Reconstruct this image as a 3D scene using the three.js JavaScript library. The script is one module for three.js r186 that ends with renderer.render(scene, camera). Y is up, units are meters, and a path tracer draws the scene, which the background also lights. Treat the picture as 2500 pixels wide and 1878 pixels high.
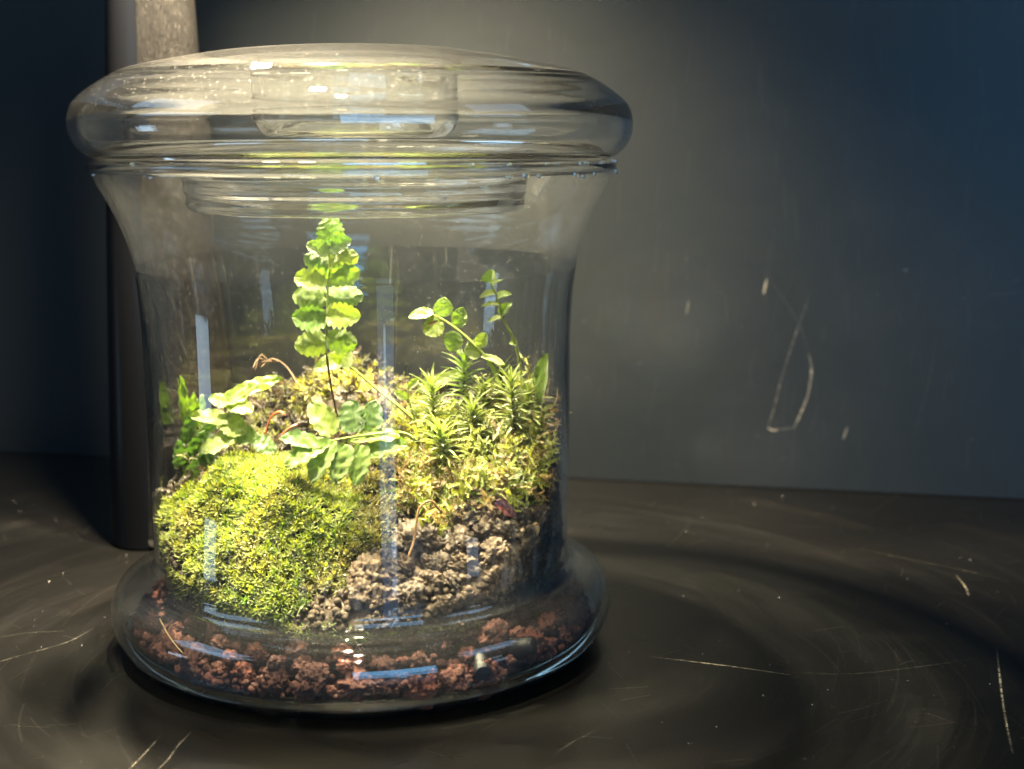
import * as THREE from 'three';
import { mergeGeometries, mergeVertices } from 'three/addons/utils/BufferGeometryUtils.js';
import { ImprovedNoise } from 'three/addons/math/ImprovedNoise.js';
import { RoundedBoxGeometry } from 'three/addons/geometries/RoundedBoxGeometry.js';
import { RectAreaLightUniformsLib } from 'three/addons/lights/RectAreaLightUniformsLib.js';

// ---------------------------------------------------------------- camera, light, exposure
const scene = new THREE.Scene();
const camera = new THREE.PerspectiveCamera(31.54, 1024 / 769, 0.01, 30);
camera.position.set(0.0629, 0.2086, 0.5589);
camera.rotation.set(-THREE.MathUtils.degToRad(10.17), 0, 0);
camera.userData.fStop = 9; camera.focus = 0.52;
scene.add(camera);
scene.background = new THREE.Color().setRGB(0.020, 0.028, 0.036);      // the dim room
RectAreaLightUniformsLib.init();
function windowLight(w, h, pos, towards, rgb, strength) {               // daylight through the windows of the room
  const l = new THREE.RectAreaLight(new THREE.Color().setRGB(...rgb), strength, w, h);
  l.position.set(...pos); l.lookAt(...towards); scene.add(l); return l;
}
windowLight(0.23, 0.24, [-1.55, -0.075, 0.30], [0, 0.08, 0], [0.50, 0.74, 1.0], 4.5);
windowLight(1.2, 0.8, [-1.7, 1.35, 0.45], [0, 0.08, 0], [0.42, 0.68, 1.0], 3.6);
windowLight(0.9, 0.6, [1.7, 1.2, 0.75], [0, 0.08, 0], [0.42, 0.66, 1.0], 2.6);
windowLight(0.34, 1.2, [0.80, -0.16, 2.3], [0, 0.1, 0], [0.36, 0.60, 1.0], 1.3);
windowLight(0.10, 0.20, [0.86, -0.13, 2.2], [0, 0.1, 0], [0.50, 0.74, 1.0], 4.5);
windowLight(0.05, 0.16, [0.74, -0.36, 2.2], [0, 0.1, 0], [0.50, 0.74, 1.0], 4.5);
windowLight(1.6, 0.80, [0.80, 0.42, 2.4], [0.1, 0.1, 0], [0.20, 0.52, 0.92], 5.4);
windowLight(0.20, 0.22, [1.5, 0.02, 0.75], [0, 0.12, 0], [0.55, 0.74, 1.0], 2.5);
const LED_Y = 0.436, LEDS = [                                            // x, z, candela, half angle, softness of the beams, aim
  [-0.092, -0.078, 3.5, 1.04, 1.0, 0.04, -0.02], [-0.056, -0.076, 3.5, 1.04, 1.0, 0.04, -0.02],   // the wide spill of the two rear bulbs
  [-0.092, -0.078, 3.0, 0.51, 0.7, 0.085, 0.10], [-0.056, -0.076, 3.0, 0.51, 0.7, 0.06, 0.10],   // and their beams on the planting
  [-0.030, 0.085, 4.8, 0.44, 0.6, 0.010, -0.030], [0.000, 0.172, 1.3, 0.42, 0.9, 0.0, -0.075]];    // two front bulbs, added as fill for the moss front and the stones

const renderer = new THREE.WebGLRenderer({ antialias: true });
renderer.toneMapping = THREE.LinearToneMapping;
renderer.toneMappingExposure = 1.16;
renderer.shadowMap.enabled = true;

// ---------------------------------------------------------------- helpers
let seed = 12345;
function rnd() { seed |= 0; seed = seed + 0x6D2B79F5 | 0; let t = Math.imul(seed ^ seed >>> 15, 1 | seed); t = t + Math.imul(t ^ t >>> 7, 61 | t) ^ t; return ((t ^ t >>> 14) >>> 0) / 4294967296; }
const rr = (a, b) => a + (b - a) * rnd();
const N = new ImprovedNoise();
const noise = (x, y, z) => N.noise(x + 31.7, y + 17.3, z + 5.1);
function fbm(x, y, z, o = 4) { let s = 0, a = 0.5, f = 1; for (let i = 0; i < o; i++) { s += a * noise(x * f, y * f, z * f); a *= 0.5; f *= 2.03; } return s; }
const clamp = (x, a, b) => Math.min(b, Math.max(a, x));
const sstep = (a, b, x) => { const t = clamp((x - a) / (b - a), 0, 1); return t * t * (3 - 2 * t); };
const V = (x, y, z) => new THREE.Vector3(x, y, z);
const used = {};
function numbered(name) { const n = used[name] = (used[name] ?? -1) + 1; return n ? `${name}_${String(n).padStart(3, '0')}` : name; }
function tag(o, label, category, group, kind) {
  if (label) o.userData.label = label;
  if (category) o.userData.category = category;
  if (group) o.userData.group = group;
  if (kind) o.userData.kind = kind;
  return o;
}
function mesh(name, geo, mat, parent) {
  const m = new THREE.Mesh(geo, mat);
  m.name = parent ? name : numbered(name); m.castShadow = m.receiveShadow = true;
  (parent ?? scene).add(m); return m;
}
function thing(name, label, category, pos = [0, 0, 0], group) {
  const g = new THREE.Group(); g.name = numbered(name); g.position.set(...pos); scene.add(g);
  return tag(g, label, category, group);
}
function part(name, geo, mat, parent) {                                 // numbered within its parent
  const k = parent.children.filter((c) => c.name.replace(/_\d{3}$/, '') === name).length;
  return mesh(k ? `${name}_${String(k).padStart(3, '0')}` : name, geo, mat, parent);
}
function instanced(name, geo, mat, list, parent) {
  const m = new THREE.InstancedMesh(geo, mat, list.length);
  m.name = parent ? name : numbered(name); m.castShadow = m.receiveShadow = true;
  list.forEach((d, i) => { m.setMatrixAt(i, d.m); if (d.c) m.setColorAt(i, d.c); });
  m.userData.kind = 'stuff';
  (parent ?? scene).add(m); return m;
}
const rgb = (r, g, b) => new THREE.Color().setRGB(r, g, b);
function smoothCurve(pts, n) { return new THREE.CatmullRomCurve3(pts.map((p) => V(p[0], p[1], p[2] ?? 0)), false, 'centripetal').getPoints(n); }
function lathe(pts, n, seg = 160, closed = false) {
  const c = new THREE.CatmullRomCurve3(pts.map((p) => V(p[0], p[1], 0)), closed, 'centripetal').getPoints(n);
  return new THREE.LatheGeometry(c.map((p) => new THREE.Vector2(Math.max(p.x, 0), p.y)), seg);
}
function taperTube(pts, r0, r1, n = 20, k = 6) {                        // a stem: a tube that tapers, closed at its tips
  const c = new THREE.CatmullRomCurve3(pts.map((p) => V(...p)), false, 'centripetal');
  const g = new THREE.TubeGeometry(c, n, 1, k, false), p = g.attributes.position;
  for (let i = 0; i <= n; i++) {
    const o = c.getPointAt(i / n), r = i === n ? r1 * 0.3 : r0 + (r1 - r0) * i / n;
    for (let j = 0; j <= k; j++) { const q = i * (k + 1) + j; p.setXYZ(q, o.x + (p.getX(q) - o.x) * r, o.y + (p.getY(q) - o.y) * r, o.z + (p.getZ(q) - o.z) * r); }
  }
  g.computeVertexNormals(); return g;
}
// a leaf blade along +y from its foot at 0, facing +z: half-width w(u), rows of five, folded and bent
function blade(L, w, { fold = 0.25, bend = 0, wave = 0, rows = 14, cols = 6, s = 1, vein = 0.0 } = {}) {
  const pos = [], uv = [], idx = [];
  for (let i = 0; i <= rows; i++) {
    const u = i / rows;
    for (let j = 0; j <= cols; j++) {
      const v = j / cols * 2 - 1, hw = w(u, v);
      let z = fold * hw * Math.abs(v) ** 1.5 + bend * L * u * u + wave * L * (noise(u * 5 + s * 3.1, v * 2.3, s) * 0.8);
      z -= vein * L * (0.5 + 0.5 * Math.cos((u * 1.0 - Math.abs(v) * 0.35) * 38));
      pos.push(v * hw, L * u, z); uv.push(v * 0.5 + 0.5, u);
      if (i < rows && j < cols) { const a = i * (cols + 1) + j, b = a + 1, c = a + cols + 1, d = c + 1; idx.push(a, b, d, a, d, c); }
    }
  }
  const g = new THREE.BufferGeometry();
  g.setAttribute('position', new THREE.Float32BufferAttribute(pos, 3));
  g.setAttribute('uv', new THREE.Float32BufferAttribute(uv, 2));
  g.setIndex(idx); g.computeVertexNormals(); return g;
}
// rotation that takes +y to dir and +z near face
function aim(o, dir, face) {
  const y = V(...dir).normalize(), z = V(...face); z.addScaledVector(y, -z.dot(y)).normalize();
  const x = new THREE.Vector3().crossVectors(y, z);
  const m = new THREE.Matrix4().makeBasis(x, y, z); o.quaternion.setFromRotationMatrix(m); return o;
}
function basis(pos, dir, face, s = 1, spin = 0) {
  const o = new THREE.Object3D(); aim(o, dir, face); if (spin) o.rotateY(spin);
  o.position.set(...pos); o.scale.setScalar(s); o.updateMatrix(); return o.matrix.clone();
}
function lump(r, detail, amp, freq, s, squash = [1, 1, 1], fine = 0) {  // a stone or a clod
  let g = new THREE.IcosahedronGeometry(1, detail); g.deleteAttribute('uv'); g.deleteAttribute('normal'); g = mergeVertices(g, 1e-4);
  const p = g.attributes.position, v = V(0, 0, 0);
  for (let i = 0; i < p.count; i++) {
    v.fromBufferAttribute(p, i);
    const k = 1 + amp * fbm(v.x * freq + s * 7.7, v.y * freq - s * 3.1, v.z * freq + s, 3) * 2 + (fine ? fine * noise(v.x * 9 + s, v.y * 9, v.z * 9) + fine * 0.6 * noise(v.x * 19 + s, v.y * 19, v.z * 19) : 0);
    p.setXYZ(i, v.x * k * r * squash[0], v.y * k * r * squash[1], v.z * k * r * squash[2]);
  }
  g.computeVertexNormals(); return g;
}
function dataTex(w, h, f, { srgb = false, wrap = true } = {}) {
  const d = new Uint8Array(w * h * 4);
  for (let y = 0; y < h; y++) for (let x = 0; x < w; x++) { const c = f(x / w, y / h, x, y); const i = (y * w + x) * 4; d[i] = clamp(c[0], 0, 1) * 255; d[i + 1] = clamp(c[1], 0, 1) * 255; d[i + 2] = clamp(c[2], 0, 1) * 255; d[i + 3] = 255; }
  const t = new THREE.DataTexture(d, w, h); t.magFilter = t.minFilter = THREE.LinearFilter;
  if (wrap) t.wrapS = t.wrapT = THREE.RepeatWrapping;
  if (srgb) t.colorSpace = THREE.SRGBColorSpace;
  t.needsUpdate = true; return t;
}
function canvasTex(w, h, draw, srgb) {
  const c = document.createElement('canvas'); c.width = w; c.height = h; draw(c.getContext('2d'), w, h);
  const t = new THREE.CanvasTexture(c); if (srgb) t.colorSpace = THREE.SRGBColorSpace; t.magFilter = THREE.LinearFilter; return t;
}

// ---------------------------------------------------------------- table and back panel
const TX0 = -0.45, TX1 = 0.50, TZ0 = -0.42, TZ1 = 0.26;                 // extent of the table top
function scuffs(g, w, h, X, Y, list, tint) {
  g.lineCap = 'round';
  for (const [a, wd, ...pts] of list) {
        const c = new THREE.CatmullRomCurve3(pts.map(([x, y]) => V(x, y, 0))).getPoints(60);
    for (let i = 0; i < 60; i++) {                                        // a scratch skips and thins as it runs out
      const t = Math.min(1, 0.25 + 3 * Math.min(i, 60 - i) / 60) * rr(0.35, 1.3);
      g.strokeStyle = `rgba(${tint},${clamp(a * 0.85 * t, 0, 1)})`; g.lineWidth = wd * rr(0.45, 0.85); g.beginPath(); g.moveTo(X(c[i].x), Y(c[i].y)); g.lineTo(X(c[i + 1].x), Y(c[i + 1].y)); g.stroke();
    }
  }
}
const tableScratches = [  // [opacity, width, points (x, z) in metres]
  [0.75, 2.2, [0.118, 0.028], [0.135, 0.0335], [0.155, 0.0405], [0.1745, 0.0485]],
  [0.65, 2.0, [0.2795, -0.0785], [0.278, -0.06], [0.2755, -0.0475]],
  [0.35, 1.6, [0.240, -0.123], [0.262, -0.105], [0.285, -0.086], [0.302, -0.069]],
  [0.7, 2.2, [0.2655, 0.018], [0.254, 0.055], [0.245, 0.085], [0.236, 0.118]],
  [0.3, 1.2, [0.165, 0.043], [0.195, 0.047], [0.225, 0.040], [0.255, 0.030]],
  [0.4, 1.4, [0.095, 0.098], [0.085, 0.108], [0.077, 0.120]],
  [0.5, 1.6, [-0.052, 0.10], [-0.054, 0.112], [-0.055, 0.124], [-0.059, 0.14]],
  [0.42, 1.6, [-0.062, 0.103], [-0.064, 0.118], [-0.067, 0.135]],
  [0.4, 1.5, [-0.155, 0.045], [-0.14, 0.028], [-0.125, 0.012], [-0.119, -0.004]],
  [0.3, 1.3, [-0.165, 0.012], [-0.145, 0.001], [-0.13, -0.001]],
];
function tableMap(color) {
  return canvasTex(2048, 2048, (g, w, h) => {
    g.fillStyle = color ? '#070707' : '#808080'; g.fillRect(0, 0, w, h);
    const X = (x) => (x - TX0) / (TX1 - TX0) * w, Y = (z) => (z - TZ0) / (TZ1 - TZ0) * h;
    const keep = seed; seed = 777;
    g.lineCap = 'round';
    for (let i = 0; i < 1100; i++) {                                      // arcs round the jar: fine wiping marks, broad ones paint in the light swirls
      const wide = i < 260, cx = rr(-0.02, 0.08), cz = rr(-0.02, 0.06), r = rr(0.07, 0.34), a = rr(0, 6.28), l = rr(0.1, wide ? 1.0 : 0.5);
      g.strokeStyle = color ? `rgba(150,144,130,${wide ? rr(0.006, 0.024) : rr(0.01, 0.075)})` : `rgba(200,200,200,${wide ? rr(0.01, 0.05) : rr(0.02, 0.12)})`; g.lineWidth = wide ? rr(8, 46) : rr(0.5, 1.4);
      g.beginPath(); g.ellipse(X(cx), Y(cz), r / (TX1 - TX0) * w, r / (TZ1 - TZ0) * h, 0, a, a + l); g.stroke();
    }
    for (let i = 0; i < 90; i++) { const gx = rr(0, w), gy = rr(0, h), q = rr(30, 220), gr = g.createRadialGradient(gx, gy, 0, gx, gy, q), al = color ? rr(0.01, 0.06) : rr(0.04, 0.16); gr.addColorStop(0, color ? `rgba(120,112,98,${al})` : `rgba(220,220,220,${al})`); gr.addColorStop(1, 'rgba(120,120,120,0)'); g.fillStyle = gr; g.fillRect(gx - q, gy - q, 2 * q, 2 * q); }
    for (let i = 0; i < 700; i++) {                                      // short scratches in any direction
      const x = rr(-0.3, 0.42), z = rr(-0.28, 0.2), a = rr(0, 6.28), l = rr(0.003, 0.02) * (i % 17 ? 1 : 3);
      g.strokeStyle = color ? `rgba(150,142,128,${rr(0.02, 0.16)})` : `rgba(30,30,30,${rr(0.1, 0.4)})`; g.lineWidth = rr(0.7, 1.3);
      g.beginPath(); g.moveTo(X(x), Y(z)); g.quadraticCurveTo(X(x + Math.cos(a) * l * 0.5) + rr(-2, 2), Y(z + Math.sin(a) * l * 0.5) + rr(-2, 2), X(x + Math.cos(a) * l), Y(z + Math.sin(a) * l)); g.stroke();
    }
    for (let i = 0; i < 500; i++) {                                      // flecks where the paint is nicked
      g.fillStyle = color ? `rgba(160,152,138,${rr(0.1, 0.5)})` : `rgba(150,150,150,.5)`;
      g.beginPath(); g.ellipse(X(rr(-0.35, 0.45)), Y(rr(-0.3, 0.2)), rr(0.4, 1.4), rr(0.4, 1.1), rr(0, 3), 0, 6.3); g.fill();
    }
    scuffs(g, w, h, X, Y, tableScratches, color ? '214,205,184' : '60,60,60');
    seed = keep;
  }, color);
}
const grain = dataTex(512, 512, (u, v, x, y) => { const n = 0.5 + 0.30 * (hash(x, y) - 0.5) + 0.5 * fbm(u * 40, v * 40, 1, 3); return [n, n, n]; });
function hash(x, y) { let h = x * 374761393 + y * 668265263 | 0; h = Math.imul(h ^ h >>> 13, 1274126177); return ((h ^ h >>> 16) >>> 0) / 4294967296; }
function grainRep(n, m = n) { const t = grain.clone(); t.repeat.set(n, m); t.needsUpdate = true; return t; }
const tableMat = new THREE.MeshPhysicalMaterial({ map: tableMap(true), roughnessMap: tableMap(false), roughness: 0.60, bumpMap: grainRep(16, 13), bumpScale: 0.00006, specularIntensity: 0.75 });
{
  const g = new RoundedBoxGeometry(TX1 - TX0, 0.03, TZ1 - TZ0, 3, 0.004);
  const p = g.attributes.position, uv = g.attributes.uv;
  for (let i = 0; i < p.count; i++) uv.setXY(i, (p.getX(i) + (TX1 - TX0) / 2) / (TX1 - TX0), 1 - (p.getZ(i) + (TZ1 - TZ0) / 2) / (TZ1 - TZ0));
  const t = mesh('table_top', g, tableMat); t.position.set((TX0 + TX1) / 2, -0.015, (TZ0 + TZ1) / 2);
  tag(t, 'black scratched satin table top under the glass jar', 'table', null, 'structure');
}
// the back panel stands on the table, turned about eleven degrees
const WALL = { p0: V(-0.28445, 0, -0.34255), dir: V(0.6491, 0, 0.1233).normalize() };
{
  const W = 1.2, Hh = 0.52, x0 = -0.35;                                    // along the wall from p0
  const draw = (color) => canvasTex(2048, 1024, (g, w, h) => {
    g.fillStyle = color ? '#24292c' : '#808080'; g.fillRect(0, 0, w, h);
    const X = (s) => (s - x0) / W * w, Y = (y) => (1 - y / Hh) * h;
    const keep = seed; seed = 4242;
    for (let i = 0; i < 60; i++) { const gx = X(rr(0.1, 0.8)), gy = Y(rr(0, 0.4)), q = rr(20, 140), gr = g.createRadialGradient(gx, gy, 0, gx, gy, q), al = color ? rr(0.01, 0.05) : rr(0.03, 0.1); gr.addColorStop(0, color ? `rgba(150,155,158,${al})` : `rgba(230,230,230,${al})`); gr.addColorStop(1, 'rgba(150,150,150,0)'); g.fillStyle = gr; g.fillRect(gx - q, gy - q, 2 * q, 2 * q); }
    for (let i = 0; i < 420; i++) {
      const s = rr(0.2, 0.75), y = rr(0.01, 0.3), l = rr(0.004, 0.03), a = rr(1.35, 1.75);
      g.strokeStyle = color ? `rgba(175,175,170,${rr(0.01, 0.11)})` : `rgba(60,60,60,${rr(0.05, 0.2)})`; g.lineWidth = rr(0.5, 1.2);
      g.beginPath(); g.moveTo(X(s), Y(y)); g.lineTo(X(s + Math.cos(a) * l), Y(y + Math.sin(a) * l)); g.stroke();
    }
    for (let i = 0; i < 40; i++) { g.fillStyle = color ? `rgba(190,188,180,${rr(0.05, 0.25)})` : 'rgba(90,90,90,.3)'; g.beginPath(); g.ellipse(X(rr(0.3, 0.72)), Y(rr(0.01, 0.14)), rr(0.6, 2.6), rr(0.5, 1.6), rr(-0.6, 0), 0, 6.3); g.fill(); }
    scuffs(g, w, h, X, Y, wallScratches, color ? '196,184,164' : '50,50,50');
    seed = keep;
  }, color);
  const wallScratches = WALLSCRATCH();
  const mat = new THREE.MeshPhysicalMaterial({ map: draw(true), metalness: 0.55, roughnessMap: draw(false), roughness: 0.86, bumpMap: grainRep(20, 9), bumpScale: 0.00006, specularIntensity: 1.0 });
  const T = 0.02, g = new THREE.BoxGeometry(W, Hh, T);
  const wl = mesh('back_panel', g, mat);
  const c = WALL.p0.clone().addScaledVector(WALL.dir, x0 + W / 2), n = V(-WALL.dir.z, 0, WALL.dir.x);
  wl.position.set(c.x - n.x * T / 2, Hh / 2 + 0.0005, c.z - n.z * T / 2); wl.rotation.y = -Math.atan2(WALL.dir.z, WALL.dir.x);
  tag(wl, 'dark satin scratched panel standing behind the glass jar', 'panel', null, 'structure');
}
function WALLSCRATCH() {                                                // (distance along the wall, height) in metres
  return [
    [0.55, 1.4, [0.5318, 0.1155], [0.5255, 0.0945], [0.519, 0.071], [0.5135, 0.0455], [0.511, 0.037]],
    [0.9, 2.1, [0.5335, 0.083], [0.5355, 0.074], [0.534, 0.058], [0.530, 0.046], [0.5265, 0.0375]],
    [0.25, 0.9, [0.5035, 0.1335], [0.5165, 0.117], [0.5285, 0.098], [0.5335, 0.083]],
    [0.6, 2.2, [0.511, 0.037], [0.514, 0.0355], [0.517, 0.036]],
    [0.3, 1.0, [0.517, 0.036], [0.5265, 0.0375]],
    [0.8, 2.2, [0.5075, 0.127], [0.506, 0.118]],
    [0.5, 1.7, [0.558, 0.0395], [0.5555, 0.0315]],
    [0.18, 0.9, [0.606, 0.095], [0.6035, 0.07], [0.596, 0.033]],
    [0.3, 1.5, [0.462, 0.114], [0.4605, 0.1045]],
    [0.18, 0.9, [0.668, 0.11], [0.665, 0.08]],
    [0.14, 0.9, [0.632, 0.12], [0.652, 0.122]],
  ];
}

// ---------------------------------------------------------------- lamp
const speckle = dataTex(512, 512, (u, v, x, y) => { const k = hash(x >> 1, y >> 1), n = 0.5 + fbm(u * 60, v * 60, 4, 2), d = 0.045 + 0.035 * n + (k > 0.72 ? 0.20 * (k - 0.72) / 0.28 * n * 1.6 : 0); return [d, d * 0.95, d * 0.92]; }, { srgb: true });
speckle.repeat.set(2, 3);
const powder = new THREE.MeshPhysicalMaterial({ map: speckle, specularIntensity: 0.45, roughness: 0.5, bumpMap: grainRep(7, 12), bumpScale: 0.0006 });
{
  const lamp = thing('desk_lamp', 'black powder coated lamp column standing behind the jar on the left', 'lamp', [-0.113, 0, -0.144]);
  const col = new THREE.LatheGeometry(smoothCurve([[0, 0.0003], [0.0275, 0.0003], [0.0293, 0.002], [0.0290, 0.006], [0.0230, 0.137], [0.0172, 0.275], [0.0130, 0.40], [0.0120, 0.47], [0.008, 0.477], [0, 0.478]], 60).map((p) => new THREE.Vector2(Math.max(0, p.x), p.y)), 64);
  part('column', col, powder, lamp);
  const bar = part('head', new RoundedBoxGeometry(0.10, 0.022, 0.31, 4, 0.008), powder, lamp); bar.position.set(0.056, LED_Y + 0.037, 0.185);  // head lengthened forward to carry the added front bulbs
  part('arm', taperTube([[0, 0.466, 0], [0.012, 0.472, 0.03], [0.032, LED_Y + 0.036, 0.06]], 0.009, 0.009, 16, 12), powder, lamp);
  part('shade_strip', taperTube([[-0.0160, 0.0010, 0.008], [-0.0158, 0.14, 0.0075], [-0.0140, 0.275, 0.0065], [-0.011, 0.40, 0.004], [-0.009, 0.445, 0.002]], 0.0195, 0.0055, 40, 28), new THREE.MeshPhysicalMaterial({ color: rgb(0.004, 0.0045, 0.006), specularIntensity: 0.12, roughness: 0.25 }), lamp);  // dark strip standing in for the unlit left side of the column
  for (const [x, z, cd, half, soft, ax, az] of LEDS) {
    const l = new THREE.SpotLight(rgb(1, 0.81, 0.52), cd, 0, half, soft, 2);
    l.position.set(x, LED_Y, z); l.castShadow = true; l.shadow.radius = 0.4;
    l.target.position.set(x + (ax ?? 0.03), 0, z + (az ?? 0.03)); scene.add(l, l.target);
    if (half > 0.5 && half < 1) continue;
    const h = part('reflector', new THREE.LatheGeometry([[0.006, 0.026], [0.016, 0.024], [0.021, 0.010], [0.0215, 0.0], [0.0205, 0.0], [0.0195, 0.010], [0.015, 0.019], [0.006, 0.021]].map((p) => new THREE.Vector2(...p)), 40), powder, lamp);
    h.position.set(x + 0.113, LED_Y + 0.004, z + 0.144); h.scale.setScalar(0.8);
    const b = part('led_bulb', new THREE.SphereGeometry(0.0085, 20, 14), new THREE.MeshStandardMaterial({ color: 0x000000, emissive: rgb(1, 0.83, 0.58), emissiveIntensity: 40 }), lamp);  // on the rear bulbs and on the added front fill
    b.position.set(x + 0.113, LED_Y + 0.006, z + 0.144);
  }
}

// ---------------------------------------------------------------- glass
const dusty = (n, m, dens, amt, ss) => {
  const t = dataTex(1024, 512, (u, v, x, y) => {
    let d = amt * (0.5 + 0.9 * fbm(u * 14, v * 60, ss, 3)) + amt * 0.8 * Math.max(0, fbm(u * 5, v * 7, ss + 3, 3));
    const k = hash(x * 3 + ss * 101, y * 7 + ss); if (k > 1 - dens) d += 0.5 * hash(x + 9, y + ss);
    const h = 1 - clamp(d, 0, 0.75); return [h, h, h];
  });
  t.repeat.set(n, m); return t;
};
const glassSpec = { color: rgb(0.93, 0.945, 0.94), roughness: 0.0, transmission: 1, ior: 1.5 };
const sheet = (map, rough = 0.02) => new THREE.MeshPhysicalMaterial({ ...glassSpec, roughness: rough, thickness: 0, transmissionMap: map });
const thinWall = sheet(dusty(3, 2, 0.0016, 0.012, 1)); thinWall.color.setRGB(0.94, 0.955, 0.95);
const thinNeck = sheet(dusty(2, 1, 0.0012, 0.0003, 14)); thinNeck.color.setRGB(0.985, 0.99, 0.985);
const thinIn = sheet(dusty(2, 2, 0.0022, 0.008, 2)); thinIn.color.setRGB(0.94, 0.955, 0.95);
const thinLid = sheet(dusty(3, 2, 0.0045, 0.0042, 3), 0.075);
const thinWell = sheet(dusty(2, 2, 0.0022, 0.002, 8)), thinUnder = sheet(dusty(2, 2, 0.0022, 0.002, 9));
const dustSolid = dusty(3, 1, 0.004, 0.004, 6);
const solid = new THREE.MeshPhysicalMaterial({ color: rgb(0.98, 0.99, 0.985), roughness: 0, transmission: 1, ior: 1.5, thickness: 0.003, attenuationColor: rgb(0.80, 0.93, 0.90), attenuationDistance: 0.16, transmissionMap: dustSolid });

const runList = Array.from({ length: 26 }, () => [rnd(), rr(0.2, 0.6), rr(0.3, 0.95), rr(0.0004, 0.0011), rr(0.03, 0.16)]);
const runs = (u, v) => { let d = 0; for (const [c, a, b, w, k] of runList) if (v > a && v < b) d = Math.max(d, k * sstep(w, 0, Math.abs(u - c - 0.003 * Math.sin(v * 9 + c * 40))) * (v - a) / (b - a)); return d; };  // dried water runs
const dirtTex = dataTex(2048, 512, (u, v, x, y) => {                     // dust, soil splashes and algae on the wall of the jar: clear where white
  const k = hash(x * 5 + 3, y * 11), n = 0.5 + fbm(u * 80, v * 10, 3, 4), low = sstep(0.45, 0.02, Math.min(v, 1 - v) * 2), d = clamp(0.10 * low * sstep(0.55, 0.95, n) + (k > 0.9984 ? 0.8 * hash(x, y + 5) : 0) + runs(u, v) + 0.012 * Math.max(0, fbm(u * 9, v * 6, 8, 3)), 0, 0.8);
  return [1 - d, 1 - d, 1 - d];
});
dirtTex.repeat.set(2, 1);
const solidWall = solid.clone(); solidWall.transmissionMap = dirtTex;
function ripple(g, a, s, f = 1, fy = 1) {                                       // hand-blown unevenness: ripples that run round the glass
  const p = g.attributes.position;
  for (let i = 0; i < p.count; i++) {
    const x = p.getX(i), y = p.getY(i), z = p.getZ(i), r = Math.hypot(x, z); if (r < 1e-5) continue;
    const k = 1 + (a / r) * (noise(x / r * 0.9 * f, (y * 260 + r * 180) * fy, z / r * 0.9 * f + s) + 0.6 * noise(x / r * 2.5 * f, y * 40 * fy, z / r * 2.5 * f + s));
    p.setX(i, x * k); p.setZ(i, z * k); p.setY(i, y + a * 0.8 * noise(x * 30, s, z * 30));
  }
  g.computeVertexNormals(); seam(g); return g;
}
function seam(g) {                                                      // close the shading seam of a lathe
  const p = g.attributes.position, n = g.attributes.normal, h = g.parameters.points?.length; if (!h) return;
  const last = p.count - h;
  for (let i = 0; i < h; i++) { const x = n.getX(i) + n.getX(last + i), y = n.getY(i) + n.getY(last + i), z = n.getZ(i) + n.getZ(last + i), l = Math.hypot(x, y, z) || 1; n.setXYZ(i, x / l, y / l, z / l); n.setXYZ(last + i, x / l, y / l, z / l); }
}
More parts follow.
